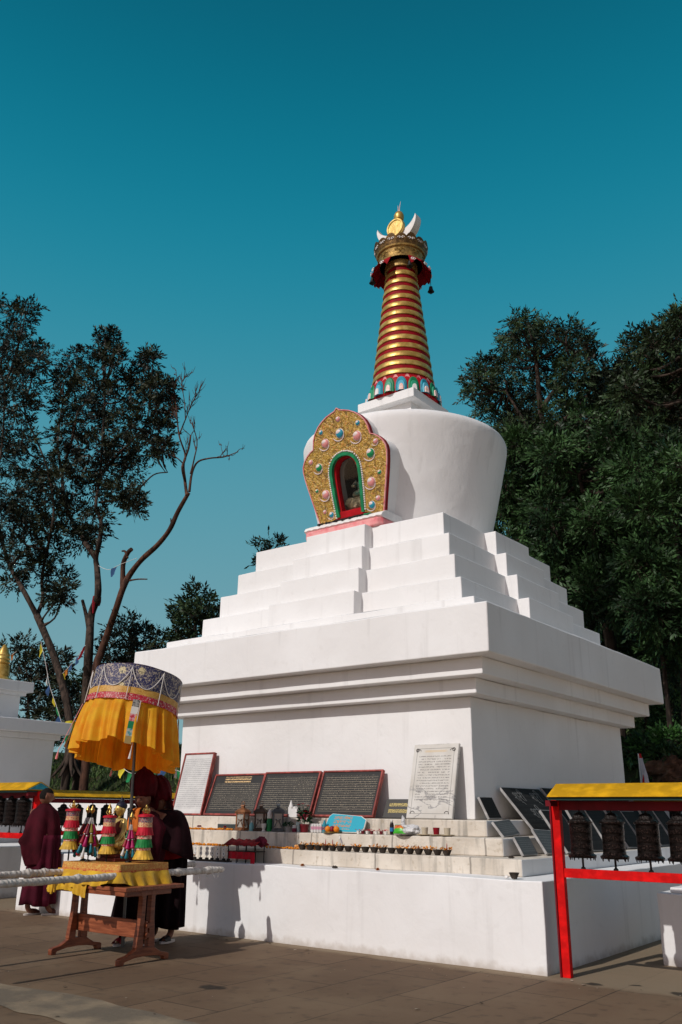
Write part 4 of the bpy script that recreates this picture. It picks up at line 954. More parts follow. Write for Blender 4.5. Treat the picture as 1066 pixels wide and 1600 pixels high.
# ------------------------------------------------------------------ ceremonial umbrella
UM = thing('umbrella', 'orange ceremonial umbrella with a blue brocade band over the table', 'umbrella', (-.347, -4.967, 0))
POLE = mat('steel_pole', (.11, .11, .11), .35, .7)
top = Vector((-.048, -.036, 2.71))
def on_pole(z): return Vector((top.x*z/top.z, top.y*z/top.z, z))
m = MB(); m.tube([on_pole(0), on_pole(2.90)], .017, 12); m.build('pole', POLE, UM)
m = MB(); m.tube([on_pole(1.28), on_pole(1.34)], .026, 12); m.tube([on_pole(1.31)+Vector((.02, -.02, 0)), on_pole(1.31)+Vector((.045, -.045, 0))], .009, 8); m.build('clamp', IRON, UM)
BLU, g = gm('blue_brocade', .6, .4)
uv_ = g.tc.outputs['Object']; n1 = g.noise(uv_, 30, 3, 2.0); vo = g.n.new('ShaderNodeTexVoronoi'); vo.inputs['Scale'].default_value = 6.2; vo.inputs['Randomness'].default_value = .35; g.l.new(uv_, vo.inputs['Vector'])
c = g.mix(g.step(n1, .51, .56), (.025, .024, .085), (.36, .30, .24)); c = g.mix(g.step(vo.outputs['Distance'], .30, .24), c, g.mix(g.step(n1, .42, .48), (.10, .09, .07), (.58, .48, .27)))
g.color(c)
ORC, g = gm('orange_cloth', .7, .3); ob = g.tc.outputs['Object']
g.color(g.mix(g.step(g.noise(ob, 9, 4), .3, .7), (.92, .38, .010), (.96, .55, .022)))
tr = g.n.new('ShaderNodeBsdfTranslucent'); tr.inputs['Color'].default_value = (.90, .24, .01, 1); ms = g.n.new('ShaderNodeMixShader'); ms.inputs[0].default_value = .42
outn = g.n['Material Output']; g.l.new(g.b.outputs[0], ms.inputs[1]); g.l.new(tr.outputs[0], ms.inputs[2]); g.l.new(ms.outputs[0], outn.inputs[0])
RBRO = brocade('red_white_brocade', (.36, .006, .020), (.46, .010, .030), (.56, .40, .34), 34)
GBRO = brocade('gold_brocade', (.50, .26, .04), (.56, .32, .07), (.42, .2, .03), 30)
# the canopy hangs a little to the right and towards the front
d1 = Vector((math.cos(YAW), math.sin(YAW), 0)); d2 = Vector((-math.sin(YAW), math.cos(YAW), 0))
CM = Matrix.Translation(on_pole(2.765)) @ Matrix.Scale(1.08, 4) @ Matrix.Rotation(R(6.0), 4, d2) @ Matrix.Rotation(R(-9), 4, d1)
def canopy(nm, z0, z1, r0, r1, mt, amp=0, k=26, rows=3, wind=0, n=260, inner=False, hemw=0, lift=0):
    m = MB(); m.M = CM; rs = []
    for q in range(rows+1):
        u = q/rows; ring = []
        for j in range(n):
            a = 2*PI*j/n; r = r0+(r1-r0)*u
            sn = math.sin(k*a+1.9*math.sin(3*a)+.8*math.sin(7*a)); f = amp*u**.6*((abs(sn)**.6)*(1 if sn > 0 else -1)+.35*math.sin(2.3*k*a+2*math.sin(2*a)))
            w_ = -d1*wind*u*u*(.55+.45*math.cos(a-math.atan2(d1.y, d1.x)+PI))
            ring.append((( r+f)*math.cos(a)+w_.x, (r+f)*math.sin(a)+w_.y, z0+(z1-z0)*u+hemw*u*math.sin(k*.5*a+1)+lift*u*max(0, math.cos(a-YAW+PI/2))**1.5))
        rs.append(ring)
    m.rings(rs, cap=False); return m.build(nm, mt, UM, smooth=80)
canopy('brocade_band', 0, -.235, .452, .458, BLU, .003, 9)
canopy('gold_band', -.232, -.30, .461, .466, GBRO, .004, 9)
canopy('red_band', -.297, -.365, .467, .474, RBRO, .005, 9)
canopy('orange_skirt', -.345, -.865, .458, .528, ORC, .046, 17, 14, -.065, hemw=.016, lift=.10)
m = MB(); m.M = CM; m.lathe([(.455, .004), (.30, .055), (.12, .095), (.03, .11)], 48, cap=False); m.build('canopy_top', mat('canopy_lining', (.10, .05, .10), .8), UM, smooth=60)
for k in range(10):
    a = 2*PI*k/10; m = MB(); m.M = CM; m.tube([(0, 0, .09), (.45*math.cos(a), .45*math.sin(a), -.004)], .005, 6); m.build('rib', IRON, UM)
CORD = mat('white_cord', (.66, .62, .58), .8)
for k in range(9):                                  # swags of white cord on the band
    a0, a1 = 2*PI*k/9-.15, 2*PI*(k+1)/9-.15; m = MB(); m.M = CM
    m.tube([(.468*math.cos(a0+(a1-a0)*t), .468*math.sin(a0+(a1-a0)*t), -.035-.20*math.sin(PI*t)**.8) for t in np.linspace(0, 1, 15)], .0042, 6)
    m.tube([(.474*math.cos(a0), .474*math.sin(a0), -.02), (.480*math.cos(a0), .480*math.sin(a0), -.36)], .0035, 6); m.build('cord', CORD, UM)
RIBM = [mat('ribbon_black', (.03, .03, .03), .6, col2=(.3, .28, .25), vs=40), mat('ribbon_white', (.62, .58, .52), .7), mat('ribbon_red', (.45, .02, .04), .6, col2=(.6, .3, .3), vs=40), mat('ribbon_green', (.01, .18, .07), .5), mat('ribbon_teal', (.02, .22, .24), .5, col2=(.4, .4, .34), vs=30), mat('ribbon_gold', (.32, .22, .08), .6)]
for k, a in enumerate((-.62, -2.45, .9, 2.5)):      # patchwork pendants that hang over the skirt
    m = MB(); m.M = CM
    for j in range(6):
        z0, z1 = -.355-.075*j, -.355-.075*(j+1); r0 = .486+.016*j; w = .034
        t = Vector((-math.sin(a), math.cos(a), 0)); rd = Vector((math.cos(a), math.sin(a), 0))
        A_ = rd*r0; B_ = rd*(r0+.014)
        m.poly([A_-t*w+Vector((0, 0, z0)), A_+t*w+Vector((0, 0, z0)), B_+t*w+Vector((0, 0, z1)), B_-t*w+Vector((0, 0, z1))], j)
    m.build('patch_ribbon', RIBM, UM, smooth=0)
    m = MB(); m.M = CM; r0 = .575 if k != 1 else .62; m.tube([(.5*math.cos(a+.08), .5*math.sin(a+.08), -.36), (r0*math.cos(a+.08), r0*math.sin(a+.08), -.85), (r0*math.cos(a+.08), r0*math.sin(a+.08), -.90), (r0*math.cos(a+.08), r0*math.sin(a+.08), -.94)], [.003, .003, .010, .012], 7); m.build('tassel', (CORD, PINK)[k % 2], UM)
# ------------------------------------------------------------------ people
SKIN = mat('skin', (.20, .082, .048), .55, var=.12, vs=14); SHAVE = mat('shaved_hair', (.010, .008, .007), .85); EYE = mat('eye_dark', (.02, .015, .012), .3); LIPS = mat('lips', (.19, .065, .05), .5)
MAR1 = mat('maroon_robe', (.050, .004, .009), .85, var=.3, vs=5, bump=.25, bs=60); MAR2 = mat('dark_maroon_skirt', (.068, .005, .015), .85, var=.3, vs=5, bump=.25, bs=60)
NEARBLK = mat('black_maroon_cloth', (.010, .0035, .0045), .9, var=.3, vs=5, bump=.2, bs=60); HATM = mat('hat_crimson', (.075, .003, .007), .8, var=.25, vs=7, bump=.3, bs=50); ORANGE = mat('orange_robe', (.62, .16, .025), .75, var=.15, vs=8, bump=.2, bs=50); SHAWLM = mat('wine_black_shawl', (.017, .004, .006), .9, var=.3, vs=5, bump=.2, bs=60); REDSH = mat('red_sash', (.16, .005, .008), .8, var=.2, vs=8)
SHOE = mat('brown_shoe', (.10, .03, .02), .6); SOLE = mat('pale_sole', (.55, .50, .46), .7)
def hand_skel(V, E, Rr, wrist_i, wrist, dirv, side, curl=.5):
    """palm, four bent fingers of different lengths and a thumb, rooted in the palm"""
    d = Vector(dirv).normalized(); up = Vector((0, 0, 1)); s = d.cross(up); s.normalize(); nrm = s.cross(d)
    p = Vector(wrist)+d*.05; V.append(tuple(p)); Rr.append((.026, .014)); pi = len(V)-1; E.append((wrist_i, pi))
    for k, L in enumerate((.070, .080, .075, .058)):
        off = (k-1.5)*.019; a = p+d*.035+s*off; b = a+d*L*.42-nrm*L*.10*curl; c = b+d*L*.30-nrm*L*.34*curl; e = c+d*L*.16-nrm*L*.30*curl
        i = len(V); V += [tuple(a), tuple(b), tuple(c), tuple(e)]; Rr += [.0085, .008, .0075, .006]; E += [(pi, i), (i, i+1), (i+1, i+2), (i+2, i+3)]
    a = p-d*.012+s*side*.030; b = a+d*.028+s*side*.014-nrm*.008; c = b+d*.024-nrm*.012; i = len(V); V += [tuple(a), tuple(b), tuple(c)]; Rr += [.010, .009, .007]; E += [(pi, i), (i, i+1), (i+1, i+2)]
def body(name, parent, H, neck, head_c, head_rot, hands, lean, feet, hair=True, headh=.225):
    """a body of one continuous mesh: trunk, limbs with hands and feet, neck and head"""
    hp = .52*H; sh = .815*H; nx, ny = lean
    V = [(nx*.3, ny*.3, hp), (nx*.5, ny*.5, hp+.14), (nx*.8, ny*.8, sh-.10), (nx, ny, sh+.02), neck]; E = [(0, 1), (1, 2), (2, 3), (3, 4)]; Rr = [(.15, .11), (.13, .10), (.155, .105), (.075, .065), (.05, .05)]
    for s, hd in zip((-1, 1), hands):
        i = len(V); S = Vector((nx+s*.15, ny, sh-.03)); Wp = Vector(hd[0]); El = (S+Wp)/2+Vector(hd[2])
        V += [tuple(S), tuple(El), tuple(Wp)]; Rr += [.058, .040, .026]; E += [(2, i), (i, i+1), (i+1, i+2)]
        hand_skel(V, E, Rr, i+2, Wp, hd[1], -s)
    for s, ft in zip((-1, 1), feet):
        i = len(V); f = Vector(ft); fd = Vector((0, -1, 0)) if len(ft) < 4 else Vector((ft[3], ft[4], 0)).normalized(); f = Vector(ft[:3])
        V += [(nx*.3+s*.09, ny*.3, hp-.04), tuple((Vector((nx*.3+s*.09, ny*.3, hp-.04))+f+Vector((0, 0, .08)))/2+fd*.02), tuple(f+Vector((0, 0, .085))), tuple(f+Vector((0, 0, .035))+fd*.05), tuple(f+Vector((0, 0, .025))+fd*.15)]
        Rr += [.085, .058, .036, .038, (.038, .02)]; E += [(0, i), (i, i+1), (i+1, i+2), (i+2, i+3), (i+3, i+4)]
    me = skinned(V, E, Rr, None); m = MB(); m.v = [tuple(v.co) for v in me.vertices]; m.f = [tuple(p.vertices) for p in me.polygons]; m.m = [0]*len(m.f)
    head_mb(m, head_c, headh, head_rot, 0, 1, 2, False if hair else None, 3)
    return m.build(name, [SKIN, SHAVE, EYE, LIPS], parent, smooth=75)
def drape(nm, rings_, mats, parent, n=96, folds=14, amp=.014, seed=0, fade=True, thick=.008, gapm=None):
    """a garment through oval rings (x, y, z, rx, ry, amp factor); folds run down it"""
    m = MB(); out = []
    # subdivide between rings
    RR = []
    for a, b in zip(rings_, rings_[1:]):
        for k in range(4): RR.append([a[i]+(b[i]-a[i])*k/4 for i in range(6)])
    RR.append(list(rings_[-1]))
    for q, (cx, cy, cz, rx, ry, f) in enumerate(RR):
        ring = []
        for j in range(n):
            a = 2*PI*j/n; w = math.sin(folds*a+seed+1.1*math.sin(2*a+seed)+q*.05)+.5*math.sin(folds*.37*a+seed*3)
            e = amp*f*w+.006*nz((math.cos(a)*2+seed, math.sin(a)*2, cz*3), 1)
            ring.append((cx+(rx+e)*math.cos(a), cy+(ry+e)*math.sin(a), cz+(.012*f*math.sin(3*a+seed) if q in (0,) else 0)))
        out.append(ring)
    m.rings(out, cap=False); o = m.build(nm, mats, parent, smooth=80)
    sol = o.modifiers.new('thickness', 'SOLIDIFY'); sol.thickness = thick; sol.offset = -1
    return o
def sandal(nm, parent, loc, ang, mt):
    M4 = Matrix.Translation(loc) @ Matrix.Rotation(ang, 4, 'Z'); pl = [(.032*math.cos(a)*(1.15 if math.sin(a) < 0 else .95)*1.3, -.06+.13*math.sin(a)) for a in np.linspace(0, 2*PI, 20, endpoint=False)]
    m = MB(); m.prism(pl, M4, .022, 1)
    m.M = M4; m.rings([[(.046*math.cos(a), y, .02+h*math.sin(a)) for a in np.linspace(0, PI, 9)] for y, h in ((-.16, .035), (-.12, .052), (-.06, .06))], 0, closed=False, cap=False); m.M = None
    return m.build(nm, [mt, SOLE], parent, smooth=50)
# the monk on the left, seen from behind, looking to his right
M1 = thing('person', 'person in a maroon robe standing with the back turned, head shaved, at the left', 'person', (-3.44, -3.87, 0), YAW)
hr = Matrix.Rotation(R(112), 3, 'Z') @ Matrix.Rotation(R(8), 3, 'X')
body('body', M1, 1.62, (-.055, .03, 1.39), (-.045, .01, 1.505), hr, (((-.14, .13, 1.0), (.5, .5, -.2), (-.02, -.0, .02)), ((.04, .15, 1.02), (-.5, .4, -.2), (.02, -.0, .02))), (-.06, .02), ((-.13, -.02, 0.01, .5, .8), (.12, .03, 0.01, .8, .5)))
drape('skirt', [(.0, .02, .13, .235, .17, 1.3), (.0, .02, .45, .215, .155, 1.1), (.01, .02, .80, .20, .145, .8), (.02, .02, 1.0, .185, .13, .4)], MAR2, M1, folds=8, amp=.024, seed=2)
# the shawl covers both arms; its left end swings out
sh_ = drape('shawl', [(-.02, .03, .60, .225, .165, 1.4), (-.055, .03, .76, .245, .175, 1.2), (-.07, .03, .90, .250, .18, 1.0), (-.065, .03, 1.06, .235, .175, .8), (-.06, .03, 1.20, .215, .155, .55), (-.055, .03, 1.31, .175, .125, .3), (-.055, .03, 1.375, .10, .085, .1), (-.055, .025, 1.41, .066, .064, .0)], MAR1, M1, folds=8, amp=.026, seed=.6)
me = sh_.data
for v in me.vertices:                               # long point at the left, hem rising to the right
    if v.co.z < 1.0:
        k = (1.0-v.co.z)/.40
        if v.co.x < -.14: v.co.z += .24*k*min(1, (-v.co.x-.14)/.10); v.co.x -= .045*min(1, k*2)
        if v.co.x > .12: v.co.z -= .03*k
sandal('shoe', M1, (-.115, .0, 0), PI+R(-32), SHOE); sandal('shoe', M1, (.125, .03, 0), PI+R(-58), SHOE)
# the person with an orange shawl and tall crimson hat, facing the table
def lotus_hat(parent, c, rz, s=1.0, tilt=0, flap=1):
    o = thing('hat', None, None); o.parent = parent
    return o
def hat(parent, M4, brim=.135, hgt=.26, n=56, lappet=True):
    m = MB(); m.M = M4; rs = []
    for z, rx, ry, f in ((-.035, brim*.92, brim*.92, .3), (.0, brim*1.02, brim, .5), (.06, brim*1.12, brim*1.08, .8), (.12, brim*1.05, brim*1.0, 1), (.175, brim*.82, brim*.8, 1), (.22, brim*.5, brim*.5, .8), (hgt-.01, brim*.2, brim*.2, .4), (hgt+.012, .012, .012, 0)):
        rs.append([((rx+.008*f*math.cos(10*a))*math.cos(a), (ry+.008*f*math.cos(10*a))*math.sin(a), z-(.03 if z < .05 else 0)*(1 if math.sin(a) > 0 else 0)) for a in np.linspace(0, 2*PI, n, endpoint=False)])
    m.rings(rs, cap0=False)
    if lappet:                                      # flaps that fall behind the ears
        m.rings([[(x*w, .085+y, z) for x in np.linspace(-1, 1, 11) for y in (.012*math.cos(x*4),)] for w, z in ((.125, .02), (.145, -.08), (.15, -.16), (.12, -.22))], closed=False, cap=False)
    o = m.build('hat', HATM, parent, smooth=60); so = o.modifiers.new('thickness', 'SOLIDIFY'); so.thickness = .008; so.offset = -1
    return o
P2 = thing('person', 'person in an orange shawl and tall crimson hat facing the camera behind the table', 'person', (-.41, -4.765, 0), YAW)
hr = Matrix.Rotation(R(-22), 3, 'Z') @ Matrix.Rotation(R(16), 3, 'X')
body('body', P2, 1.60, (.0, -.05, 1.36), (-.005, -.085, 1.465), hr, (((-.01, -.17, 1.10), (.35, -.3, .8), (-.10, -.02, -.10)), ((.04, -.17, 1.02), (-.5, -.3, .6), (-.02, .03, -.03))), (.07, -.03), ((-.12, .02, 0.01, -.2, -1), (.10, .0, 0.01, .3, -1)), hair=False)
drape('skirt', [(-.03, .0, .10, .235, .16, 1.2), (-.01, .0, .5, .205, .145, 1.0), (.03, -.01, .9, .18, .13, .5)], NEARBLK, P2, folds=8, amp=.024, seed=4)
drape('shawl', [(.03, -.03, .80, .215, .185, .8), (.04, -.05, 1.0, .235, .20, .8), (.05, -.05, 1.16, .225, .185, .6), (.025, -.045, 1.29, .165, .135, .3), (.0, -.05, 1.35, .080, .078, .05)], MAR1, P2, folds=9, amp=.014, seed=1)
m = MB(); rs = []
for k in range(15):                                 # orange upper robe gathered over the right shoulder
    a = k/14; rs.append([(.10-.06*(1-u)-(.10+.155*u**.6)*math.cos(1.9*a-.75), -.05-(.095+.105*u**.7+.016*u*math.sin(a*26))*math.sin(1.9*a-.35), 1.365-.20*u**1.5-.05*a*u) for q, u in enumerate(np.linspace(0, 1, 9))])
m.rings(rs, closed=False, cap=False); o = m.build('orange_upper_robe', ORANGE, P2, smooth=80); so = o.modifiers.new('thickness', 'SOLIDIFY'); so.thickness = .008
hat(P2, Matrix.Translation((-.01, -.06, 1.535)) @ Matrix.Rotation(R(-20), 4, 'Z') @ Matrix.Rotation(R(12), 4, 'X') @ Matrix.Rotation(R(4), 4, 'Y'), .135, .255)
sandal('shoe', P2, (-.13, .0, 0), R(-10), mat('red_shoe', (.30, .02, .03), .6)); sandal('shoe', P2, (.10, .0, 0), R(15), BLACK)
# the one beside, in profile, black shawl over the shoulder
P3 = thing('person', 'person in a black shawl and crimson hat bending towards the table, seen from the side', 'person', (-.335, -4.42, 0), YAW)
hr = Matrix.Rotation(R(-62), 3, 'Z') @ Matrix.Rotation(R(20), 3, 'X')
body('body', P3, 1.60, (-.10, -.10, 1.33), (-.145, -.13, 1.435), hr, (((-.20, -.22, 1.0), (-.7, -.5, 0), (-.0, .02, -.06)), ((-.02, -.23, .95), (-.8, -.3, -.1), (.03, .06, -.05))), (-.08, -.06), ((-.10, .03, 0.01, -.8, -.6), (.08, -.02, 0.01, -.4, -.9)), hair=False)
drape('skirt', [(-.02, .0, .14, .20, .16, 1.1), (-.01, .0, .5, .19, .15, 1.0), (.0, -.02, .95, .185, .14, .5)], NEARBLK, P3, folds=8, amp=.024, seed=7)
drape('red_robe', [(-.01, -.03, .84, .225, .175, .8), (-.02, -.05, 1.02, .235, .18, .8), (-.06, -.08, 1.18, .205, .16, .6), (-.085, -.095, 1.28, .14, .115, .3), (-.10, -.10, 1.335, .07, .068, 0)], REDSH, P3, folds=8, amp=.012, seed=3)
m = MB(); rs = []
for k in range(33):                                 # black shawl thrown over the near shoulder and arm
    a = -2.0+k/32*3.4; rs.append([(-.05+.02*u+(.12+.19*u**.7+.022*u*math.sin(a*8+u*3))*math.cos(a), -.09+(.10+.16*u**.7+.022*u*math.sin(a*8+u*3))*math.sin(a), 1.345-.10*u-.30*u*u*(1.0+.42*math.cos(a-.1))) for u in np.linspace(0, 1, 12)])
m.rings(rs, closed=False, cap=False); o = m.build('black_shawl', SHAWLM, P3, smooth=80); so = o.modifiers.new('thickness', 'SOLIDIFY'); so.thickness = .01
hat(P3, Matrix.Translation((-.13, -.115, 1.49)) @ Matrix.Rotation(R(-62), 4, 'Z') @ Matrix.Rotation(R(18), 4, 'X'), .128, .225)
sandal('shoe', P3, (-.08, .03, 0), R(-53), BLACK); sandal('shoe', P3, (.08, -.02, 0), R(-24), BLACK)
# ------------------------------------------------------------------ offerings on the steps
ZA, ZB, ZC, ZD = .7645, .923, 1.098, 1.266           # plinth, lower step, middle step, top step
def on(px, y, z): return (at(px, 1300, 1, y).x, y, z+.003)
def lantern(label, loc, body_m, s=1.0, rz=.5):
    t = thing('lantern', label, 'lantern', loc, rz, 'lanterns on the middle step'); t.scale = (s,)*3
    m = MB(); m.box((0, 0, .012), (.15, .15, .024)); m.box((0, 0, .03), (.13, .13, .014)); m.build('base', body_m, t, bevel=.004)
    for sx in (-1, 1):
        for sy in (-1, 1):
            m = MB(); m.box((sx*.055, sy*.055, .12), (.018, .018, .17)); m.build('post', body_m, t, bevel=.002)
    m = MB(); m.box((0, 0, .212), (.15, .15, .018)); m.rings([[(sx*w, sy*w, z) for sx, sy in ((-1, -1), (1, -1), (1, 1), (-1, 1))] for w, z in ((.082, .221), (.06, .245), (.028, .268), (.018, .27), (.018, .292), (.026, .294), (.022, .304), (.006, .312))]); m.build('roof', body_m, t)
    m = MB(); m.tube([(.022*math.cos(a), 0, .325+.022*math.sin(a)) for a in np.linspace(0, 2*PI, 17)], .004, 6); m.build('ring', body_m, t)
    for k in range(4):
        a = k*PI/2; mm = Matrix.Rotation(a, 4, 'Z'); m = MB(); m.M = mm; m.box((0, .057, .12), (.09, .003, .16)); m.build('pane', PANE, t)
        m = MB(); m.M = mm
        for s in (-1, 1): m.tube([(s*.042, .064, .05), (s*.012, .064, .11), (s*.03, .064, .14), (0, .064, .12)], .0045, 5)
        m.build('scrollwork', body_m, t)
    m = MB(); m.lathe([(.022, 0), (.022, .075), (.018, .08), (.0, .078)], 16, (0, 0, .037)); m.build('candle', CANDLE, t)
    return t
PANE = bpy.data.materials.new('frosted_pane'); PANE.use_nodes = True; b = PANE.node_tree.nodes['Principled BSDF']; b.inputs['Base Color'].default_value = (.5, .47, .42, 1); b.inputs['Roughness'].default_value = .25; b.inputs['Alpha'].default_value = .55
CANDLE = mat('candle_wax', (.70, .62, .45), .5)
COPPER = mat('copper_paint', (.27, .11, .045), .45, .5, var=.3, vs=14); BROWN = mat('brown_metal', (.060, .036, .024), .45, .4, var=.3, vs=14); SLATE = mat('blue_grey_metal', (.085, .095, .105), .45, .4, var=.3, vs=12)
lantern('copper brown lantern, leftmost of the three lanterns', on(378.5, -2.90, ZC), COPPER, 1.0, .2)
lantern('dark brown lantern between the copper and the grey one', on(407, -2.90, ZC), BROWN, 1.02, .45)
lantern('slate grey lantern with a pale lit roof, nearest the flower pot', on(434, -2.89, ZC), SLATE, 1.04, .75)
def simple(name, label, cat, loc, parts, rz=0, group=None, smooth=45):
    """parts: [(part name, material, builder)]; a single part is the thing's own mesh"""
    t = thing(name, label, cat, loc, rz, group)
    for pn, mt, fn in parts:
        m = MB(); fn(m); m.build(pn, mt, t, smooth=smooth)
    return t
L = lambda pr, n=18: (lambda m: m.lathe(pr, n))
GRNP = mat('green_plastic', (.01, .20, .06), .35, var=.2, vs=10); CLRP = mat('clear_plastic', (.62, .62, .60), .25, var=.2, vs=30); CUPW = mat('white_ceramic', (.72, .70, .66), .35)
simple('bottle', 'green and white plastic bottle between the brown and grey lanterns', 'bottle', on(421, -2.93, ZC), [('bottle_body', GRNP, L([(.034, 0), (.036, .01), (.036, .12), (.030, .135), (.031, .15)])), ('bottle_top', CUPW, L([(.031, .15), (.034, .16), (.032, .215), (.016, .24), (.014, .255), (.0, .256)]))])
simple('cup', 'white ceramic goblet in front of the brown lantern', 'cup', on(412, -2.985, ZC), [('goblet', CUPW, L([(.026, 0), (.022, .008), (.014, .02), (.028, .05), (.033, .09), (.029, .09), (.022, .05), (.0, .04)])), ('content', CANDLE, L([(.028, .082), (.0, .084)]))])
simple('bottle', 'small pale blue bottle left of the brown lantern', 'bottle', on(393, -2.93, ZC), [('bottle_body', mat('aqua_plastic', (.20, .48, .52), .3), L([(.028, 0), (.030, .01), (.030, .07), (.012, .10)])), ('cap', CUPW, L([(.013, .10), (.013, .12), (.0, .12)]))])
LEAFG = mat('pot_leaf', (.012, .07, .025), .5, var=.4, vs=30)
def leaves(m, n, r, z0, z1, ln, seed, mi=0):
    rn = random.Random(seed)
    for k in range(n):
        a = rn.uniform(0, 2*PI); rr = r*rn.random()**.5; p = Vector((rr*math.cos(a), rr*math.sin(a), rn.uniform(z0, z1))); d = Vector((math.cos(a)+rn.uniform(-.6, .6), math.sin(a)+rn.uniform(-.6, .6), rn.uniform(-.3, .9))).normalized(); s = d.cross(Vector((rn.uniform(-1, 1), rn.uniform(-1, 1), 1))).normalized()
        l = ln*rn.uniform(.7, 1.2); m.poly([p, p+d*l*.5+s*l*.22, p+d*l, p+d*l*.5-s*l*.22], mi)
simple('potted_plant', 'small dark green plant in a grey pot right of the grey lantern', 'plant', on(451, -2.93, ZC), [('pot', mat('grey_pot', (.28, .27, .26), .7), L([(.036, 0), (.044, .06), (.04, .06), (.0, .055)])), ('foliage', LEAFG, lambda m: leaves(m, 90, .055, .06, .105, .04, 3))])
simple('jar', 'glass jar of dark red jam beside the flower pot', 'jar', on(460, -2.965, ZC), [('glass_body', CLRP, L([(.026, .03), (.027, .055), (.022, .066)])), ('content', mat('dark_berry', (.16, .01, .04), .4), L([(.024, 0), (.0275, .005), (.0275, .045), (.0, .046)])), ('lid', CUPW, L([(.024, .066), (.024, .078), (.0, .079)]))])
simple('glass', 'tall clear drinking glass left of the red flower pot', 'glass', on(466, -2.92, ZC), [('glass_body', mat('pale_glass', (.45, .58, .58), .15), L([(.022, 0), (.03, .115), (.028, .115), (.02, .01), (.0, .008)]))])
# flower pot
FP = thing('flower_pot', 'dark red flower pot with red, white and pink flowers before the middle plaque', 'flower pot', on(475.5, -2.91, ZC), 0)
m = MB(); m.lathe([(.044, 0), (.056, .075), (.060, .08), (.058, .092), (.05, .09), (.0, .085)], 22); m.build('pot', mat('wine_pot', (.16, .012, .018), .4), FP)
m = MB(); leaves(m, 150, .06, .10, .25, .055, 8); m.build('foliage', LEAFG, FP, smooth=0)
rn = random.Random(4); m = MB(); heads = []
for k in range(16):
    a = rn.uniform(0, 2*PI); r = rn.uniform(.03, .105); p = Vector((r*math.cos(a), r*.7*math.sin(a), rn.uniform(.19, .33))); heads.append(p); m.tube([(0, 0, .09), tuple(p*.5+Vector((0, 0, .07))), tuple(p)], .003, 5)
m.build('stems', LEAFG, FP)
FL = [mat('flower_red', (.50, .012, .03), .6), mat('flower_white', (.68, .62, .58), .6), mat('flower_pink', (.62, .25, .26), .6), mat('flower_wine', (.2, .01, .03), .6)]
def bloom(m, p, r, n=9, seed=0):
    rn = random.Random(seed)
    for ring, (rr, up) in enumerate(((1, .15), (.7, .5), (.4, .8))):
        for k in range(n-2*ring):
            a = 2*PI*k/(n-2*ring)+ring; d = Vector((math.cos(a), math.sin(a), up)).normalized(); s = Vector((-math.sin(a), math.cos(a), 0)); m.poly([p, p+d*r*rr*.6+s*r*.35, p+d*r*rr, p+d*r*rr*.6-s*r*.35])
for k, p in enumerate(heads):
    m = MB(); bloom(m, p, .034, 10, k); m.build('flower', FL[(0, 1, 0, 2, 0, 1, 3)[k % 7]], FP, smooth=0)
m = MB(); [m.poly([Vector((0, -.02, .16)), Vector((.05, -.03, .14)), Vector((.06, -.02, .20)), Vector((.0, -.03, .22))]), m.poly([Vector((0, -.02, .16)), Vector((-.05, -.03, .14)), Vector((-.06, -.02, .20)), Vector((.0, -.03, .22))])]; m.build('bow', FL[3], FP, smooth=0)
# wrapped pack of pink-lidded cups
PK = thing('cup_pack', 'clear pack of small pink lidded drinks right of the flower pot', 'drinks pack', on(496, -2.93, ZC), .15)
PINKL = mat('pink_label', (.55, .03, .20), .4)
for ix in range(4):
    for iy in range(2):
        m = MB(); m.lathe([(.015, 0), (.017, .035), (.018, .07), (.012, .085), (.011, .10), (.0, .10)], 12, (-.057+.038*ix, -.019+.038*iy, 0), [0, 1, 0, 0, 0]); m.build('drink', [CUPW, PINKL], PK)
m = MB(); m.box((0, 0, .048), (.162, .085, .094)); 
SHRINK = bpy.data.materials.new('shrink_film'); SHRINK.use_nodes = True; b = SHRINK.node_tree.nodes['Principled BSDF']; b.inputs['Base Color'].default_value = (.8, .78, .78, 1); b.inputs['Alpha'].default_value = .3; b.inputs['Roughness'].default_value = .15
m.build('film', SHRINK, PK, bevel=.012)
simple('bottle', 'small teal bottle against the end of the turquoise board', 'bottle', on(507, -2.93, ZC), [('bottle_body', TEAL, L([(.024, 0), (.027, .01), (.027, .09), (.012, .12), (.011, .14), (.0, .14)])), ('label', DPAT, L([(.0275, .03), (.0275, .07)]))])
ORG = mat('orange_fruit', (.72, .22, .015), .5, bump=.2, bs=120)
def fruit(label, px, y, z, r, mt, name='orange', cat='orange'):
    t = thing(name, label, cat, on(px, y, z+r*.96), 0, None); m = MB(); m.ball((0, 0, 0), (r, r, r*.95), 18, 12); m.build('fruit', mt, t, smooth=80); m = MB(); m.lathe([(.004, r*.90), (.006, r*.97), (.0, r*.98)], 8); m.build('stalk', LEAFG, t); return t
simple('plate', 'shallow plate under the oranges in front of the turquoise board', 'plate', on(519, -2.955, ZC), [('dish', BRASS, L([(.07, .0), (.115, .012), (.112, .016), (.0, .006)], 30))])
fruit('orange on the plate at its left side, before the turquoise board', 512.5, -2.965, ZC+.01, .036, ORG)
fruit('orange on the plate at its right side, before the turquoise board', 526, -2.955, ZC+.01, .036, ORG)
fruit('dark red apple between the two oranges', 519, -2.935, ZC+.012, .035, mat('apple_red', (.20, .008, .03), .35), 'apple', 'apple')
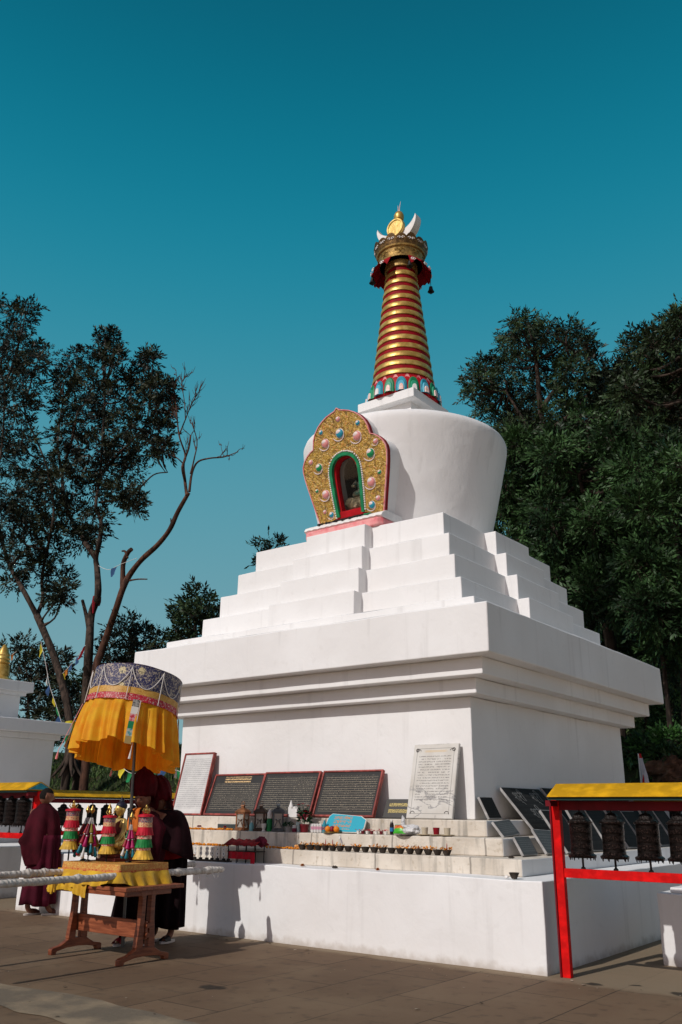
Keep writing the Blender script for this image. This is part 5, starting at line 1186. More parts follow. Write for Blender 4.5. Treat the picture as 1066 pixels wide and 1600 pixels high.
# turquoise board with gold-red script
TBM, g = gm('turquoise_board', .4, .5)
u, v, _ = g.sep(g.tc.outputs['UV']); l1 = g.noise(g.mapv(g.tc.outputs['UV'], (16, 13, 1)), 1, 4, .8)
frv = g.math('FRACT', g.math('MULTIPLY', v, 4.6)); on_ = g.math('MULTIPLY', g.math('MULTIPLY', g.step(frv, .1, .18), g.step(frv, .92, .84)), g.math('MULTIPLY', g.step(g.math('ABSOLUTE', g.math('SUBTRACT', l1, .5)), .055, .035), g.math('MULTIPLY', g.math('MULTIPLY', g.step(u, .20, .21), g.step(u, .66, .65)), g.math('MULTIPLY', g.step(v, .12, .14), g.step(v, .9, .88)))))
g.color(g.mix(on_, (.008, .34, .46), (.50, .20, .07)))
a, b = at(503.5, 1303, 1, -2.92), at(566, 1302, 1, -2.90)
TB = thing('board', 'turquoise cut-cornered board with reddish gold script leaning behind the oranges', 'board', (a.x, -2.895, ZC+.004), R(2)); w = b.x-a.x
TB.rotation_euler = (R(62), 0, R(3))
pl = [(0, .0), (w*.93, .0), (w, .05), (w, .16), (w*.86, .205), (w*.12, .235), (.03, .20), (.0, .05)]
m = MB(); m.prism(pl, Matrix.Identity(4), .02); m.build('board_edge', CUPW, TB, bevel=.004)
me = bpy.data.meshes.new('board_face'); q = [(x*.97+w*.015, y*.94+.006, .0235) for x, y in pl]; me.from_pydata(q, [], [tuple(range(len(q)))]); ul = me.uv_layers.new(name='UVMap')
for k, p in enumerate(q): ul.data[k].uv = (p[0]/w, p[1]/.235)
me.materials.append(TBM); o = bpy.data.objects.new('board_face', me); COL.objects.link(o); o.parent = TB
simple('tag', 'small paper tag hanging over the edge of the middle step below the oranges', 'tag', tuple(at(531, 1309, 1, -3.032)), [('paper', CUPW, lambda m: m.box((0, 0, 0), (.02, .004, .03), rot=Matrix.Rotation(.3, 3, 'Y'))), ('ribbon', mat('grey_ribbon', (.3, .27, .3), .6), lambda m: m.box((.022, -.001, -.03), (.012, .004, .06), rot=Matrix.Rotation(-.45, 3, 'Y')))])
# little white shrine model on the top step
simple('figurine', 'little white house-shaped figurine on the top step behind the flower pot', 'figurine', on(456, -2.72, ZD), [('house', WPAINT, lambda m: (m.box((.05, 0, .05), (.09, .05, .10)), m.prism([(-.03, 0), (.03, 0), (0, .03)], Matrix.Translation((.05, .027, .10)) @ Matrix.Rotation(PI/2, 4, 'X'), .054))), ('tower', WPAINT, lambda m: (m.box((-.02, 0, .06), (.05, .05, .12)), m.lathe([(.03, .12), (.022, .145), (.004, .20)], 10, (-.02, 0, 0))))])
simple('slab', 'small dark slab lying behind the marigold garland at the left', 'slab', tuple(at(356, 1293, 1, -2.79)-Vector((0, 0, .06))), [('slab_body', mat('slate_slab', (.04, .05, .05), .5), lambda m: m.box((0, 0, .055), (.36, .012, .09))), ('slab_edge', STONEEDGE, lambda m: m.box((0, .008, .055), (.37, .01, .10)))])
# candle tray with pink petals and white cups
for k, px in enumerate((560, 567, 574, 581, 588, 596, 603)):
    t = thing('cup', 'small white cup of petals in the row between the turquoise board and the bottle', 'cup', on(px, -2.965, ZC), 0, 'small white cups in a row')
    m = MB(); m.lathe([(.016, 0), (.021, .035), (.0195, .035), (.0, .028)], 14); m.build('cup_body', (CUPW, mat('dark_wine', (.13, .012, .02), .4) if k == 1 else CUPW)[k % 2 if k == 1 else 0] if k < 2 else (CUPW, bpy.data.materials['dark_wine'])[k % 2], t)
    m = MB(); leaves(m, 16, .02, .034, .046, .022, k, 0); m.build('petals', FL[0], t, smooth=0)
SB = thing('bottle', 'small soda bottle with dark drink, blue label and white cap', 'bottle', on(612.5, -2.96, ZC))
m = MB(); m.lathe([(.018, 0), (.023, .008), (.024, .03), (.0225, .05), (.024, .07), (.024, .10), (.018, .122), (.011, .14)], 18); m.build('bottle_body', mat('cola', (.018, .012, .014), .15), SB)
m = MB(); m.lathe([(.0246, .035), (.0246, .075)], 18, cap=False); m.build('label', mat('blue_label', (.03, .16, .38), .4), SB); m = MB(); m.lathe([(.0125, .14), (.0125, .158), (.0, .159)], 12); m.build('cap', CUPW, SB)
# packets and plastic bag on a dish
simple('plate', 'dull metal dish under the crisp packet and the plastic bag', 'plate', on(635, -2.965, ZC), [('dish', mat('tin', (.30, .28, .25), .4, .6), L([(.06, 0), (.135, .014), (.13, .018), (.0, .008)], 30))])
PKT, g = gm('crisp_packet', .3, .5); ob = g.tc.outputs['Object']
g.color(g.mix(g.step(g.sep(ob)[2], .045, .055), (.06, .42, .03), g.mix(g.step(g.noise(ob, 24, 2), .48, .54), (.62, .20, .03), (.5, .03, .03))))
def pillow(m, w, h, d, n=14, seed=0):
    rs = []
    for a in range(n+1):
        v = a/n; rs.append([((u-.5)*w*(1-.04*math.sin(PI*v)), s*d*math.sin(PI*u)**.6*math.sin(PI*v)**.5*(1+.25*nz((u*5+seed, v*5, 0), 1)), v*h) for s, us in ((-1, np.linspace(0, 1, 9)), (1, np.linspace(1, 0, 9))) for u in us])
    m.rings(rs)
t = thing('packet', 'green and orange crisp packet beside the soda bottle', 'packet', on(624, -2.985, ZC+.014), R(-8)); t.rotation_euler = (R(-28), 0, R(6)); m = MB(); pillow(m, .155, .10, .03); m.build('packet_body', PKT, t, smooth=60); m = MB(); m.box((0, 0, .098), (.15, .004, .014)); m.build('seal', GRNP, t)
BAG, g = gm('white_plastic_bag', .35, .5); ob = g.tc.outputs['Object']; g.color(g.mix(g.noise(ob, 10, 4), (.55, .54, .54), (.76, .75, .74))); g.bump(g.noise(ob, 20, 5, 1.5), 1.0, .03)
def lump(m, c, r, seed, amp=.35, nu=28, nv=18):
    rs = []
    for a in range(nv+1):
        ph = PI*min(max(a/nv, .01), .99)-PI/2; ring = []
        for j in range(nu):
            th = 2*PI*j/nu; d = Vector((math.cos(ph)*math.cos(th), math.cos(ph)*math.sin(th), math.sin(ph))); f = 1+amp*nz(d*1.7+Vector((seed, 0, 0)), 1)+amp*.5*nz(d*4+Vector((seed, 3, 0)), 1)
            ring.append((c[0]+d.x*r[0]*f, c[1]+d.y*r[1]*f, max(0.001, c[2]+d.z*r[2]*f)))
        rs.append(ring)
    m.rings(rs)
t = thing('plastic_bag', 'crumpled white plastic bag on the dish right of the crisp packet', 'plastic bag', on(640, -2.94, ZC+.014)); m = MB(); lump(m, (0.015, 0, .045), (.12, .07, .05), 3); m.build('bag_body', BAG, t, smooth=60); m = MB(); m.tube([(-.07, 0, .06), (-.085, 0, .11), (-.08, 0, .16), (-.09, .0, .19)], [.03, .022, .02, .006], 9); m.build('bag_handle', BAG, t, smooth=60)
WINE = mat('red_glass', (.22, .008, .016), .2)
for k, (px, mt, lb) in enumerate(((664, CANDLE, 'plain cream candle cup on a saucer, first of the three saucers from the plastic bag'), (682, WINE, 'dark red glass cup on a saucer between two cream ones'), (699, CANDLE, 'cream candle cup on a saucer at the right end of the middle step'))):
    mt_ = mt if mt is WINE else mat('cream_cup', (.50, .43, .32), .6)
    t = simple('cup', lb, 'cup', on(px, -2.955, ZC+.0), [('saucer', mat('clay_saucer', (.36, .29, .19), .7), L([(.05, 0), (.085, .012), (.082, .016), (.0, .01)], 26)), ('cup_body', mt_, L([(.030, .012), (.037, .085), (.034, .085), (.03, .07), (.0, .066)], 20))], group=None)
# row of clay butter lamps heaped with marigold
CLAY = mat('dark_clay', (.050, .040, .032), .7, var=.3, vs=20); MARI = mat('marigold', (.72, .30, .03), .7, col2=(.62, .20, .015), vs=60); MARO = mat('pale_marigold', (.78, .46, .22), .7, col2=(.66, .28, .06), vs=50)
lamp_x = [473, 485.5, 498, 509, 520.5, 532, 544.5, 557.5, 571, 585, 598, 612, 625.5, 640.5, 654, 668.5, 683, 697.5]
def lampbowl(m):
    m.lathe([(.020, 0), (.022, .004), (.034, .030), (.039, .042), (.036, .042), (.03, .03), (.0, .02)], 20)
for k, px in enumerate(lamp_x):
    lb = 'dark clay butter lamp in the row on the lowest step, with petals on it' if k not in (6, 8, 11) else 'dark clay butter lamp in the row on the lowest step, empty of petals'
    t = thing('butter_lamp', lb, 'butter lamp', on(px, -3.30, ZB), k*.7, 'clay butter lamps in a row' if k not in (6, 8, 11) else 'empty clay butter lamps in the row')
    m = MB(); lampbowl(m); m.build('bowl', CLAY, t); t.scale = (1.32,)*3
    if k not in (6, 8, 11):
        m = MB(); leaves(m, 26, .03, .036, .052, .028, k+20); m.build('petals', (MARO, MARI)[k % 2], t, smooth=0)
    if k in (3, 4, 17):
        m = MB(); m.tube([(0, 0, .04), (.005, 0, .09)], [.006, .002], 6); m.build('incense', mat('incense_red', (.35, .06, .05), .7) if k == 3 else bpy.data.materials['incense_red'], t)
t = thing('bowl', 'lone small clay bowl near the right corner of the plinth', 'bowl', on(800, -3.60, ZA), 0); m = MB(); lampbowl(m); m.build('bowl_body', CLAY, t).scale = (1.25,)*3; m = MB(); m.lathe([(.038, .046), (.0, .05)], 14); m.build('ash', mat('ash', (.16, .14, .12), .9), t)
t = thing('pebble', 'white pebble beside the lone clay bowl on the plinth', 'pebble', on(788, -3.62, ZA)); m = MB(); lump(m, (0, 0, .012), (.02, .015, .014), 5); m.build('stone', WPAINT, t, smooth=60)
for px, y, lb, r, mt in ((474, -3.60, 'single orange marigold head on the plinth below the butter lamps', .036, MARO), (590, -3.58, 'torn orange marigold on the plinth edge under the soda bottle', .030, MARI)):
    t = thing('marigold', lb, 'flower', on(px, y, ZA)); m = MB()
    for k in range(4): bloom(m, Vector((0, 0, .004+.006*k)), r*(1.05-.12*k), 13, k)
    m.build('petals', mt, t, smooth=0); m = MB(); m.ball((0, 0, .012), (.010, .010, .008), 8, 6); m.build('heart', CLAY, t)
t = thing('clay_shard', 'dark clay shard on the plinth below the oranges', 'shard', on(524, -3.57, ZA)); m = MB(); lump(m, (0, 0, .01), (.035, .02, .014), 8, .5); m.build('shard', CLAY, t, smooth=0)
t = thing('clay_shard', 'tiny dark chip near the end of the lowest step', 'shard', on(797, -3.30, ZB)); m = MB(); lump(m, (0, 0, .01), (.03, .015, .01), 12, .5); m.build('shard', CLAY, t, smooth=0)
# marigold garlands laid along the steps
def garland(label, px0, px1, y, z, r, mt, heap=1, reds=0, seed=0):
    t = thing('garland', label, 'garland', on((px0+px1)/2, y, z)); x0, x1 = at(px0, 1300, 1, y).x-t.location.x, at(px1, 1300, 1, y).x-t.location.x; rn = random.Random(seed); m = MB(); n = int((x1-x0)/(r*1.1)); 
    for k in range(n+1):
        x = x0+(x1-x0)*k/max(1, n)
        for h in range(heap): 
            c = Vector((x+rn.uniform(-.01, .01), rn.uniform(-.02, .02), r*.6+h*r*.9+rn.uniform(-.005, .005))); m.ball(c, (r*rn.uniform(.75, 1), r*rn.uniform(.75, 1), r*.7), 8, 6); bloom(m, c, r*1.15, 9, k)
    m.build('flower_string', mt, t, smooth=0)
    for k in range(reds):
        m = MB(); c = Vector((rn.uniform(x0, x1), 0, r*1.6)); 
        for q in range(3): bloom(m, c+Vector((0, 0, .008*q)), .035-.006*q, 10, q)
        m.build('red_flower', FL[0], t, smooth=0)
    return t
garland('golden marigold garland with red blooms on the middle step at the left', 262, 364, -2.965, ZC, .019, MARI, 1, 4, 2)
garland('dull marigold garland on the lowest step behind the white cut-outs', 287, 356, -3.26, ZB, .020, MARI, 1, 0, 3)
garland('marigold garland on the lowest step between the red roof and the first lamps', 420, 466, -3.28, ZB, .017, MARI, 1, 0, 4)
garland('pale marigold petals heaped at the start of the row of lamps', 464, 494, -3.25, ZB, .022, MARO, 2, 0, 5)
for px, lb in ((414, 'big orange marigold beside the red roofed altar'),):
    t = thing('marigold', lb, 'flower', on(px, -3.27, ZB)); m = MB()
    for k in range(5): bloom(m, Vector((0, 0, .012+.010*k)), .062*(1.05-.12*k), 13, k)
    m.build('petals', MARO, t, smooth=0); m = MB(); m.ball((0, 0, .03), (.03, .03, .02)); m.build('heart', MARI, t, smooth=60)
# small altar with a crimson roof
AL = thing('altar', 'small metal altar stand with a crimson roof and red cloth front', 'altar', on(386, -3.52, ZA), R(4))
W_ = .205
m = MB()
rs = []
for k in range(25):                                 # cloth roof with a wavy ridge
    x = -W_*1.15+2.3*W_*k/24; e = .012*math.sin(k*1.1)+.008*math.sin(k*2.3); rs.append([(x, -.13, .19+e*.4), (x, -.06, .225+e*.3), (x, .0, .245+e), (x, .07, .225), (x, .13, .19)])
m.rings(rs, closed=False, cap=False); o = m.build('roof', mat('crimson_cloth', (.30, .022, .026), .75, var=.3, vs=14), AL, smooth=60); so = o.modifiers.new('thickness', 'SOLIDIFY'); so.thickness = .008
m = MB(); lump(m, (W_*1.05, 0, .235), (.06, .06, .05), 4, .5); m.build('cloth_bundle', mat('dark_wine_cloth', (.12, .012, .03), .7, var=.3, vs=20), AL, smooth=60)
for sx in (-1, -.35, .35, 1):
    for sy in (-1, 1):
        m = MB(); m.tube([(sx*W_*.95, sy*.09, 0), (sx*W_*.95, sy*.09, .2)], .006, 6); m.build('rod', IRON, AL)
m = MB(); m.box((0, 0, .125), (W_*2, .2, .01)); m.build('shelf', IRON, AL)
m = MB(); m.rings([[(x, -.108+.006*math.sin(x*70), z) for x in np.linspace(-W_*.85, W_*1.02, 30)] for z in (.122, .09, .045)], closed=False, cap=False); m.build('front_cloth', RCL, AL, smooth=60)
m = MB(); m.box((W_*.92, -.112, .05), (.055, .008, .13)); m.build('cloth_end', RCL, AL)
# white cut-out offerings
for k, px in enumerate((307, 316, 325.5, 333.5, 342, 351.5, 359)):
    t = thing('offering_figure', 'white cut-out of two rings on a dark stick in the row left of the altar' if k else 'white cut-out of two rings with a yellow flower at its foot, end of the row', 'offering figure', on(px, -3.54, ZA), R(U(-25, 25)), 'white cut-out offerings' if k else None)
    m = MB(); m.box((0, 0, .018), (.034, .034, .036)); m.build('foot', IRON, t, bevel=.003); m = MB(); m.tube([(0, 0, .03), (0, 0, .16)], .005, 6); m.build('stick', IRON, t)
    for z, r in ((.085, .027), (.135, .023)):
        m = MB(); n = 20; rs = [[(rr*math.cos(a), yy, z+rr*1.1*math.sin(a)) for rr, yy in ((r, -.006), (r*.35, -.006), (r*.35, .002), (r, .002))] for a in np.linspace(0, 2*PI, n)]; m.rings(rs, cap=False); m.build('white_ring', CUPW, t, smooth=40)
    if k == 0: m = MB(); bloom(m, Vector((0, -.02, .05)), .03); bloom(m, Vector((0, -.02, .06)), .024); m.build('flower', MARI, t, smooth=0)
simple('tray', 'long dark tray under the row of white cut-out offerings', 'tray', on(331, -3.545, ZA-.002), [('tray_base', IRON, lambda m: m.box((0, 0, .004), (.62, .09, .008))), ('rim', CLAY, lambda m: (m.box((0, -.047, .008), (.62, .006, .016)), m.box((0, .047, .008), (.62, .006, .016))))])
# ------------------------------------------------------------------ trees
def leafmat(nm, a, b):
    m, g = gm(nm, .5, .2); ob = g.tc.outputs['Object']; geo = g.n.new('ShaderNodeNewGeometry')
    c = g.mix(g.step(g.noise(ob, .9, 4), .36, .64), tuple(x*.6 for x in a), tuple(x*1.5 for x in b)); k = g.n.new('ShaderNodeMapRange'); k.inputs[3].default_value = .55; k.inputs[4].default_value = 1.5; g.l.new(geo.outputs['Random Per Island'], k.inputs[0])
    v = g.n.new('ShaderNodeVectorMath'); v.operation = 'SCALE'; g.l.new(c, v.inputs[0]); g.l.new(k.outputs[0], v.inputs['Scale']); g.color(v.outputs[0]); return m
LF1 = leafmat('dark_leaf', (.010, .014, .008), (.018, .023, .009)); LF2 = leafmat('green_leaf', (.015, .039, .014), (.030, .064, .020)); LF3 = leafmat('bronze_leaf', (.019, .029, .013), (.024, .044, .016)); LF4 = leafmat('bright_leaf', (.02, .06, .014), (.035, .09, .02))
BARK, g = gm('bark', .9, .2); ob = g.tc.outputs['Object']; nn = g.noise(g.mapv(ob, (1, 1, .3)), 7, 6, .8)
g.color(g.mix(g.step(nn, .35, .65), (.018, .013, .010), (.070, .048, .036))); g.bump(nn, .8, .04)
BARK2, g = gm('red_bark', .85, .2); ob = g.tc.outputs['Object']; nn = g.noise(g.mapv(ob, (1, 1, .3)), 6, 6, .8)
g.color(g.mix(g.step(nn, .35, .65), (.030, .015, .010), (.115, .052, .032))); g.bump(nn, .7, .03)
def limb(pxs, y, jit=0.0, seed=0):
    """a limb drawn through photo pixels in the upright plane y, then bent in depth"""
    rn = random.Random(seed); out = []
    for k, p in enumerate(pxs): out.append(at(p[0], p[1], 1, y+(rn.uniform(-jit, jit) if k else 0)))
    return out
def smooth_path(P, n=5):
    out = []
    for k in range(len(P)-1):
        p0, p1, p2, p3 = P[max(k-1, 0)], P[k], P[k+1], P[min(k+2, len(P)-1)]
        for j in range(n):
            t = j/n; out.append(.5*((2*p1)+(-p0+p2)*t+(2*p0-5*p1+4*p2-p3)*t*t+(-p0+3*p1-3*p2+p3)*t**3))
    out.append(P[-1]); return out
def sprays(C, Rv, n, leaf, rng, fill=.35, per=9, twig=.45, up=.35, droop=.25):
    """n leafy twigs in the ellipsoid C, Rv: leaves set feather-like along each twig"""
    d = rng.normal(size=(n, 3)); d /= np.linalg.norm(d, axis=1)[:, None]
    r = (fill+(1-fill)*rng.random(n))**.6
    P = np.array(C)+d*np.array(Rv)*r[:, None]
    D = d+rng.normal(size=(n, 3))*.55+np.array([0, 0, up]); D /= np.linalg.norm(D, axis=1)[:, None]
    L = twig*rng.uniform(.6, 1.25, n); V = []
    side = np.cross(D, rng.normal(size=(n, 3))); side /= np.linalg.norm(side, axis=1)[:, None]+1e-9
    for k in range(per):
        t = (k+.5)/per; s = 1 if k % 2 else -1
        base = P+D*(L*t)[:, None]-np.array([0, 0, 1])*(droop*L*t*t)[:, None]
        ld = side*s*(1-.55*t)+D*(.55+.7*t)+rng.normal(size=(n, 3))*.18-np.array([0, 0, droop]); ld /= np.linalg.norm(ld, axis=1)[:, None]
        nrm = np.cross(ld, D+rng.normal(size=(n, 3))*.35); nrm /= np.linalg.norm(nrm, axis=1)[:, None]+1e-9
        wd = np.cross(nrm, ld); l = leaf*rng.uniform(.7, 1.2, n)[:, None]
        V.append(np.stack([base, base+ld*l*.45+wd*l*.17+nrm*l*.05, base+ld*l, base+ld*l*.45-wd*l*.17+nrm*l*.05], 1))
    tw = np.stack([P-D*(L*.15)[:, None]-side*.004, P-D*(L*.15)[:, None]+side*.004, P+D*(L*.95)[:, None]+side*.002-np.array([0, 0, 1])*(droop*L*.8)[:, None], P+D*(L*.95)[:, None]-side*.002-np.array([0, 0, 1])*(droop*L*.8)[:, None]], 1)
    return np.concatenate(V), tw
def tree(name, label, limbs, clumps, leaf, seed, lm, bark=BARK, twigs=0, group=None, dens=1.0, base=None, thin=0, depth=1.0, per=9, twig=.45, flat=.82):
    """limbs: [(points, r0, r1)]; clumps: [(centre, radius, sprays)]"""
    P0 = limbs[0][0][0]; gz = hill_z(P0.x, P0.y)
    if P0.z > gz-.1: limbs = [([Vector((P0.x, P0.y, gz-.3))]+limbs[0][0], limbs[0][1], limbs[0][2])]+list(limbs[1:])     # rooted in the slope
    rng = np.random.default_rng(seed); rn = random.Random(seed); t = thing(name, label, 'tree', tuple(limbs[0][0][0]), 0, group); O = Vector(t.location)
    m = MB(); pts_all = []
    for P, r0, r1 in limbs:
        Q = smooth_path(P); rs = [r0+(r1-r0)*(k/(len(Q)-1))**.8 for k in range(len(Q))]; rs = [r*(1+.10*nz(tuple(q), 1.6)) for r, q in zip(rs, Q)]
        m.tube([q-O for q in Q], rs, 10); pts_all += [(q, r) for q, r in zip(Q, rs)]
    LV, TW = [], []
    for c, r, n in clumps:
        c = Vector(c); q, rr = min(pts_all, key=lambda a: (a[0]-c).length-.15*a[1]); mid = (q+c)/2+Vector((rn.uniform(-.2, .2), rn.uniform(-.2, .2), -.12*(q-c).length))*1
        m.tube([x-O for x in smooth_path([q, mid, c], 3)], [min(rr*.7, .06)]*2+[.035]*3+[.022, .014], 6)
        for k in range(4):
            d = Vector((rn.gauss(0, 1), rn.gauss(0, 1), rn.gauss(.4, .7))).normalized(); m.tube([c-O, c+d*r*.5-O, c+d*r*.9+Vector((0, 0, rn.uniform(-.1, .15)))-O], [.016, .011, .005], 5)
        if n:
            v, tw = sprays(c, (r, r*depth, r*flat), int(n*dens), leaf, rng, per=per, twig=twig); LV.append(v); TW.append(tw)
    for k in range(twigs):                              # bare twigs that stick out of the top
        c, r, n = rn.choice(clumps); d = Vector((rn.gauss(0, .5), rn.gauss(0, .5), 1)).normalized(); a = Vector(c)+d*r*.7; m.tube([a-O, a+d*r*.35+Vector((rn.uniform(-.1, .1), 0, 0))-O, a+d*r*.75+Vector((rn.uniform(-.2, .2), 0, 0))-O], [.010, .007, .003], 4)
    m.build('trunk', bark, t, smooth=60)
    if LV:
        V = np.concatenate(LV+TW)-np.array(O); n = len(V); nl = sum(len(v) for v in LV)
        npmesh('crown', V.reshape(-1, 3), np.arange(n*4).reshape(-1, 4), [lm, bark], np.r_[np.zeros(nl), np.ones(n-nl)], t)
    return t
def cl(px, py, rpx, y, n, dy=.8, rn=random):
    """a leafy clump centred on a photo pixel, at depth plane y"""
    yy = y+rn.uniform(-dy, dy); c = at(px, py, 1, yy); s = (at(px+1, py, 1, yy)-c).length; return (c, rpx*s, n)
YT = 7.2
h0 = at(105, 1196, 1, YT); 
# left tree, leaning trunk that forks
L1 = [(limb([(105, 1198), (110, 1150), (104, 1095), (86, 1030), (68, 985), (58, 962)], YT), .17, .125), (limb([(58, 962), (38, 925), (16, 885), (2, 838), (-8, 770), (4, 690), (8, 600)], YT, .5, 1), .11, .035), (limb([(58, 962), (67, 935), (66, 900), (77, 845), (84, 790), (70, 720), (40, 650)], YT, .5, 2), .085, .03), (limb([(2, 838), (-30, 760), (-50, 680)], YT, .5, 3), .12, .05), (limb([(16, 885), (40, 860), (60, 850)], YT, .3, 5), .07, .03)]
rn = random.Random(11); C1 = []
for px, py, r in ((44, 480, 11), (34, 492, 12), (18, 500, 22), (-10, 500, 30), (8, 540, 28), (36, 540, 14), (62, 555, 18), (48, 566, 15), (20, 580, 30), (-20, 570, 40), (46, 600, 22), (4, 630, 34), (38, 632, 20), (-30, 650, 40), (16, 672, 30), (44, 690, 16), (-8, 710, 36), (26, 724, 26), (50, 740, 14), (8, 760, 30), (60, 780, 24), (36, 790, 24), (-14, 800, 34), (14, 822, 26), (52, 815, 20), (70, 830, 18), (40, 850, 18), (78, 868, 15), (64, 880, 14), (90, 900, 15), (104, 920, 9), (84, 930, 10), (22, 910, 10), (30, 880, 14), (96, 938, 8), (-30, 860, 30)):
    C1.append(cl(px-(11 if px > 36 and 590 < py < 720 else 0), py, r*.76, YT, int(6+r*3.3), .9, rn))
tree('tree', 'tall leafy tree with a leaning trunk at the left edge, flags round its trunk', L1, C1, .19, 21, LF1, twigs=14, twig=.40, flat=.66, group='trees on the hillside')
# second tree
L2 = [(limb([(133, 1110), (137, 1050), (140, 1000), (143, 960), (153, 930), (152, 890), (150, 872), (156, 845), (158, 815), (150, 790), (156, 745), (160, 690), (165, 600)], YT+.6, .25, 7), .20, .035), (limb([(150, 872), (135, 850), (118, 822), (103, 790), (98, 740), (112, 690), (122, 640)], YT+.6, .4, 8), .12, .04), (limb([(139, 985), (135, 962), (129, 938)], YT+.6), .09, .06), (limb([(156, 745), (180, 715), (205, 690), (232, 660)], YT+.6, .5, 9), .08, .03), (limb([(158, 815), (164, 800), (171, 808), (160, 838)][:2], YT+.6), .06, .03), (limb([(155, 785), (190, 780), (215, 765), (240, 742), (262, 738)], YT+.6, .4, 10), .05, .02), (limb([(98, 740), (90, 690), (100, 620)], YT+.6, .4, 12), .07, .03)]
rn = random.Random(12); C2 = []
for px, py, r in ((165, 524, 9), (178, 530, 7), (160, 545, 14), (176, 558, 14), (165, 580, 22), (120, 556, 9), (118, 580, 14), (102, 596, 14), (88, 592, 9), (140, 610, 24), (228, 564, 11), (222, 590, 16), (240, 560, 7), (200, 610, 24), (172, 625, 26), (112, 630, 26), (246, 606, 15), (262, 612, 12), (236, 640, 22), (258, 634, 11), (86, 640, 14), (138, 655, 24), (176, 668, 26), (206, 668, 24), (248, 676, 18), (92, 676, 15), (112, 690, 22), (150, 700, 24), (190, 705, 20), (224, 700, 20), (254, 700, 12), (90, 716, 16), (126, 736, 20), (172, 738, 20), (206, 734, 14), (100, 756, 20), (150, 768, 20), (190, 770, 18), (210, 780, 11), (88, 786, 14), (120, 800, 18), (148, 810, 16), (108, 834, 14), (130, 840, 12), (150, 836, 10), (208, 796, 8), (76, 740, 12)):
    C2.append(cl(px+(11 if px < 100 and py < 730 else 0), py, r*.76, YT+.6, int(6+r*3.3), .9, rn))
tree('tree', 'leafy tree left of the bare one, its trunk wrapped in red cloth', L2, C2, .19, 22, LF1, twigs=16, twig=.40, flat=.66, group='trees on the hillside')
# bare tree
def twiggy(a, b, n, L, rn):
    out = []
    for k in range(n):
        t = rn.uniform(.1, 1); p = a.lerp(b, t); d = ((b-a).normalized()+Vector((rn.gauss(0, .5), rn.gauss(0, .3), rn.gauss(.25, .4)))).normalized(); q = p+d*L*rn.uniform(.5, 1); out.append(([p, (p+q)/2+Vector((rn.uniform(-.06, .06), 0, .05)), q], .016, .005))
        for j in range(2):
            e = (d+Vector((rn.gauss(0, .5), rn.gauss(0, .3), .3))).normalized(); s = p.lerp(q, rn.uniform(.4, .9)); out.append(([s, s+e*L*.25, s+e*L*.45+Vector((0, 0, .05))], .010, .004))
    return out
YB = YT+.2; rn = random.Random(5)
B0 = [(limb([(148, 1060), (158, 1020), (170, 985), (182, 950), (192, 920), (203, 898), (222, 874), (246, 852), (265, 828), (278, 800), (295, 770)], YB, .15, 2), .155, .07), (limb([(192, 920), (192, 900), (193, 880), (200, 864), (206, 858)], YB), .10, .07), (limb([(203, 907), (216, 905), (230, 905)], YB), .035, .02), (limb([(199, 872), (196, 862), (191, 861)], YB), .05, .03), (limb([(268, 822), (267, 810)], YB), .03, .02)]
def add(px, r0, r1, tw=0, L=.5):
    P = limb(px, YB, .3, len(B0)); B0.append((P, r0, r1))
    for a, b in list(zip(P, P[1:]))[-2:]: B0.extend(twiggy(a, b, tw, L, rn))
add([(292, 774), (289, 750), (287, 725), (295, 700), (298, 680)], .06, .03, 3); add([(296, 768), (300, 740), (309, 722), (328, 716), (350, 714), (372, 706)], .05, .015, 3, .4); add([(289, 750), (285, 730), (290, 712), (280, 680), (276, 640), (272, 608)], .05, .015, 4, .6); add([(298, 740), (304, 715), (308, 690), (300, 660)], .035, .012, 4, .5); add([(280, 680), (290, 655), (300, 630), (312, 612)], .03, .010, 6, .6); add([(276, 650), (268, 622), (276, 595), (275, 578)], .022, .008, 3, .4); add([(287, 725), (276, 715), (262, 708), (250, 700)], .025, .008, 3, .4); add([(290, 655), (288, 625), (284, 600), (290, 588)], .02, .007, 4, .5); add([(350, 714), (346, 700), (346, 694)], .012, .005, 1, .3)
tree('tree', 'bare leafless tree with a curved reddish trunk right of the leafy pair', B0, [], .2, 23, LF1, BARK2, group='trees on the hillside')
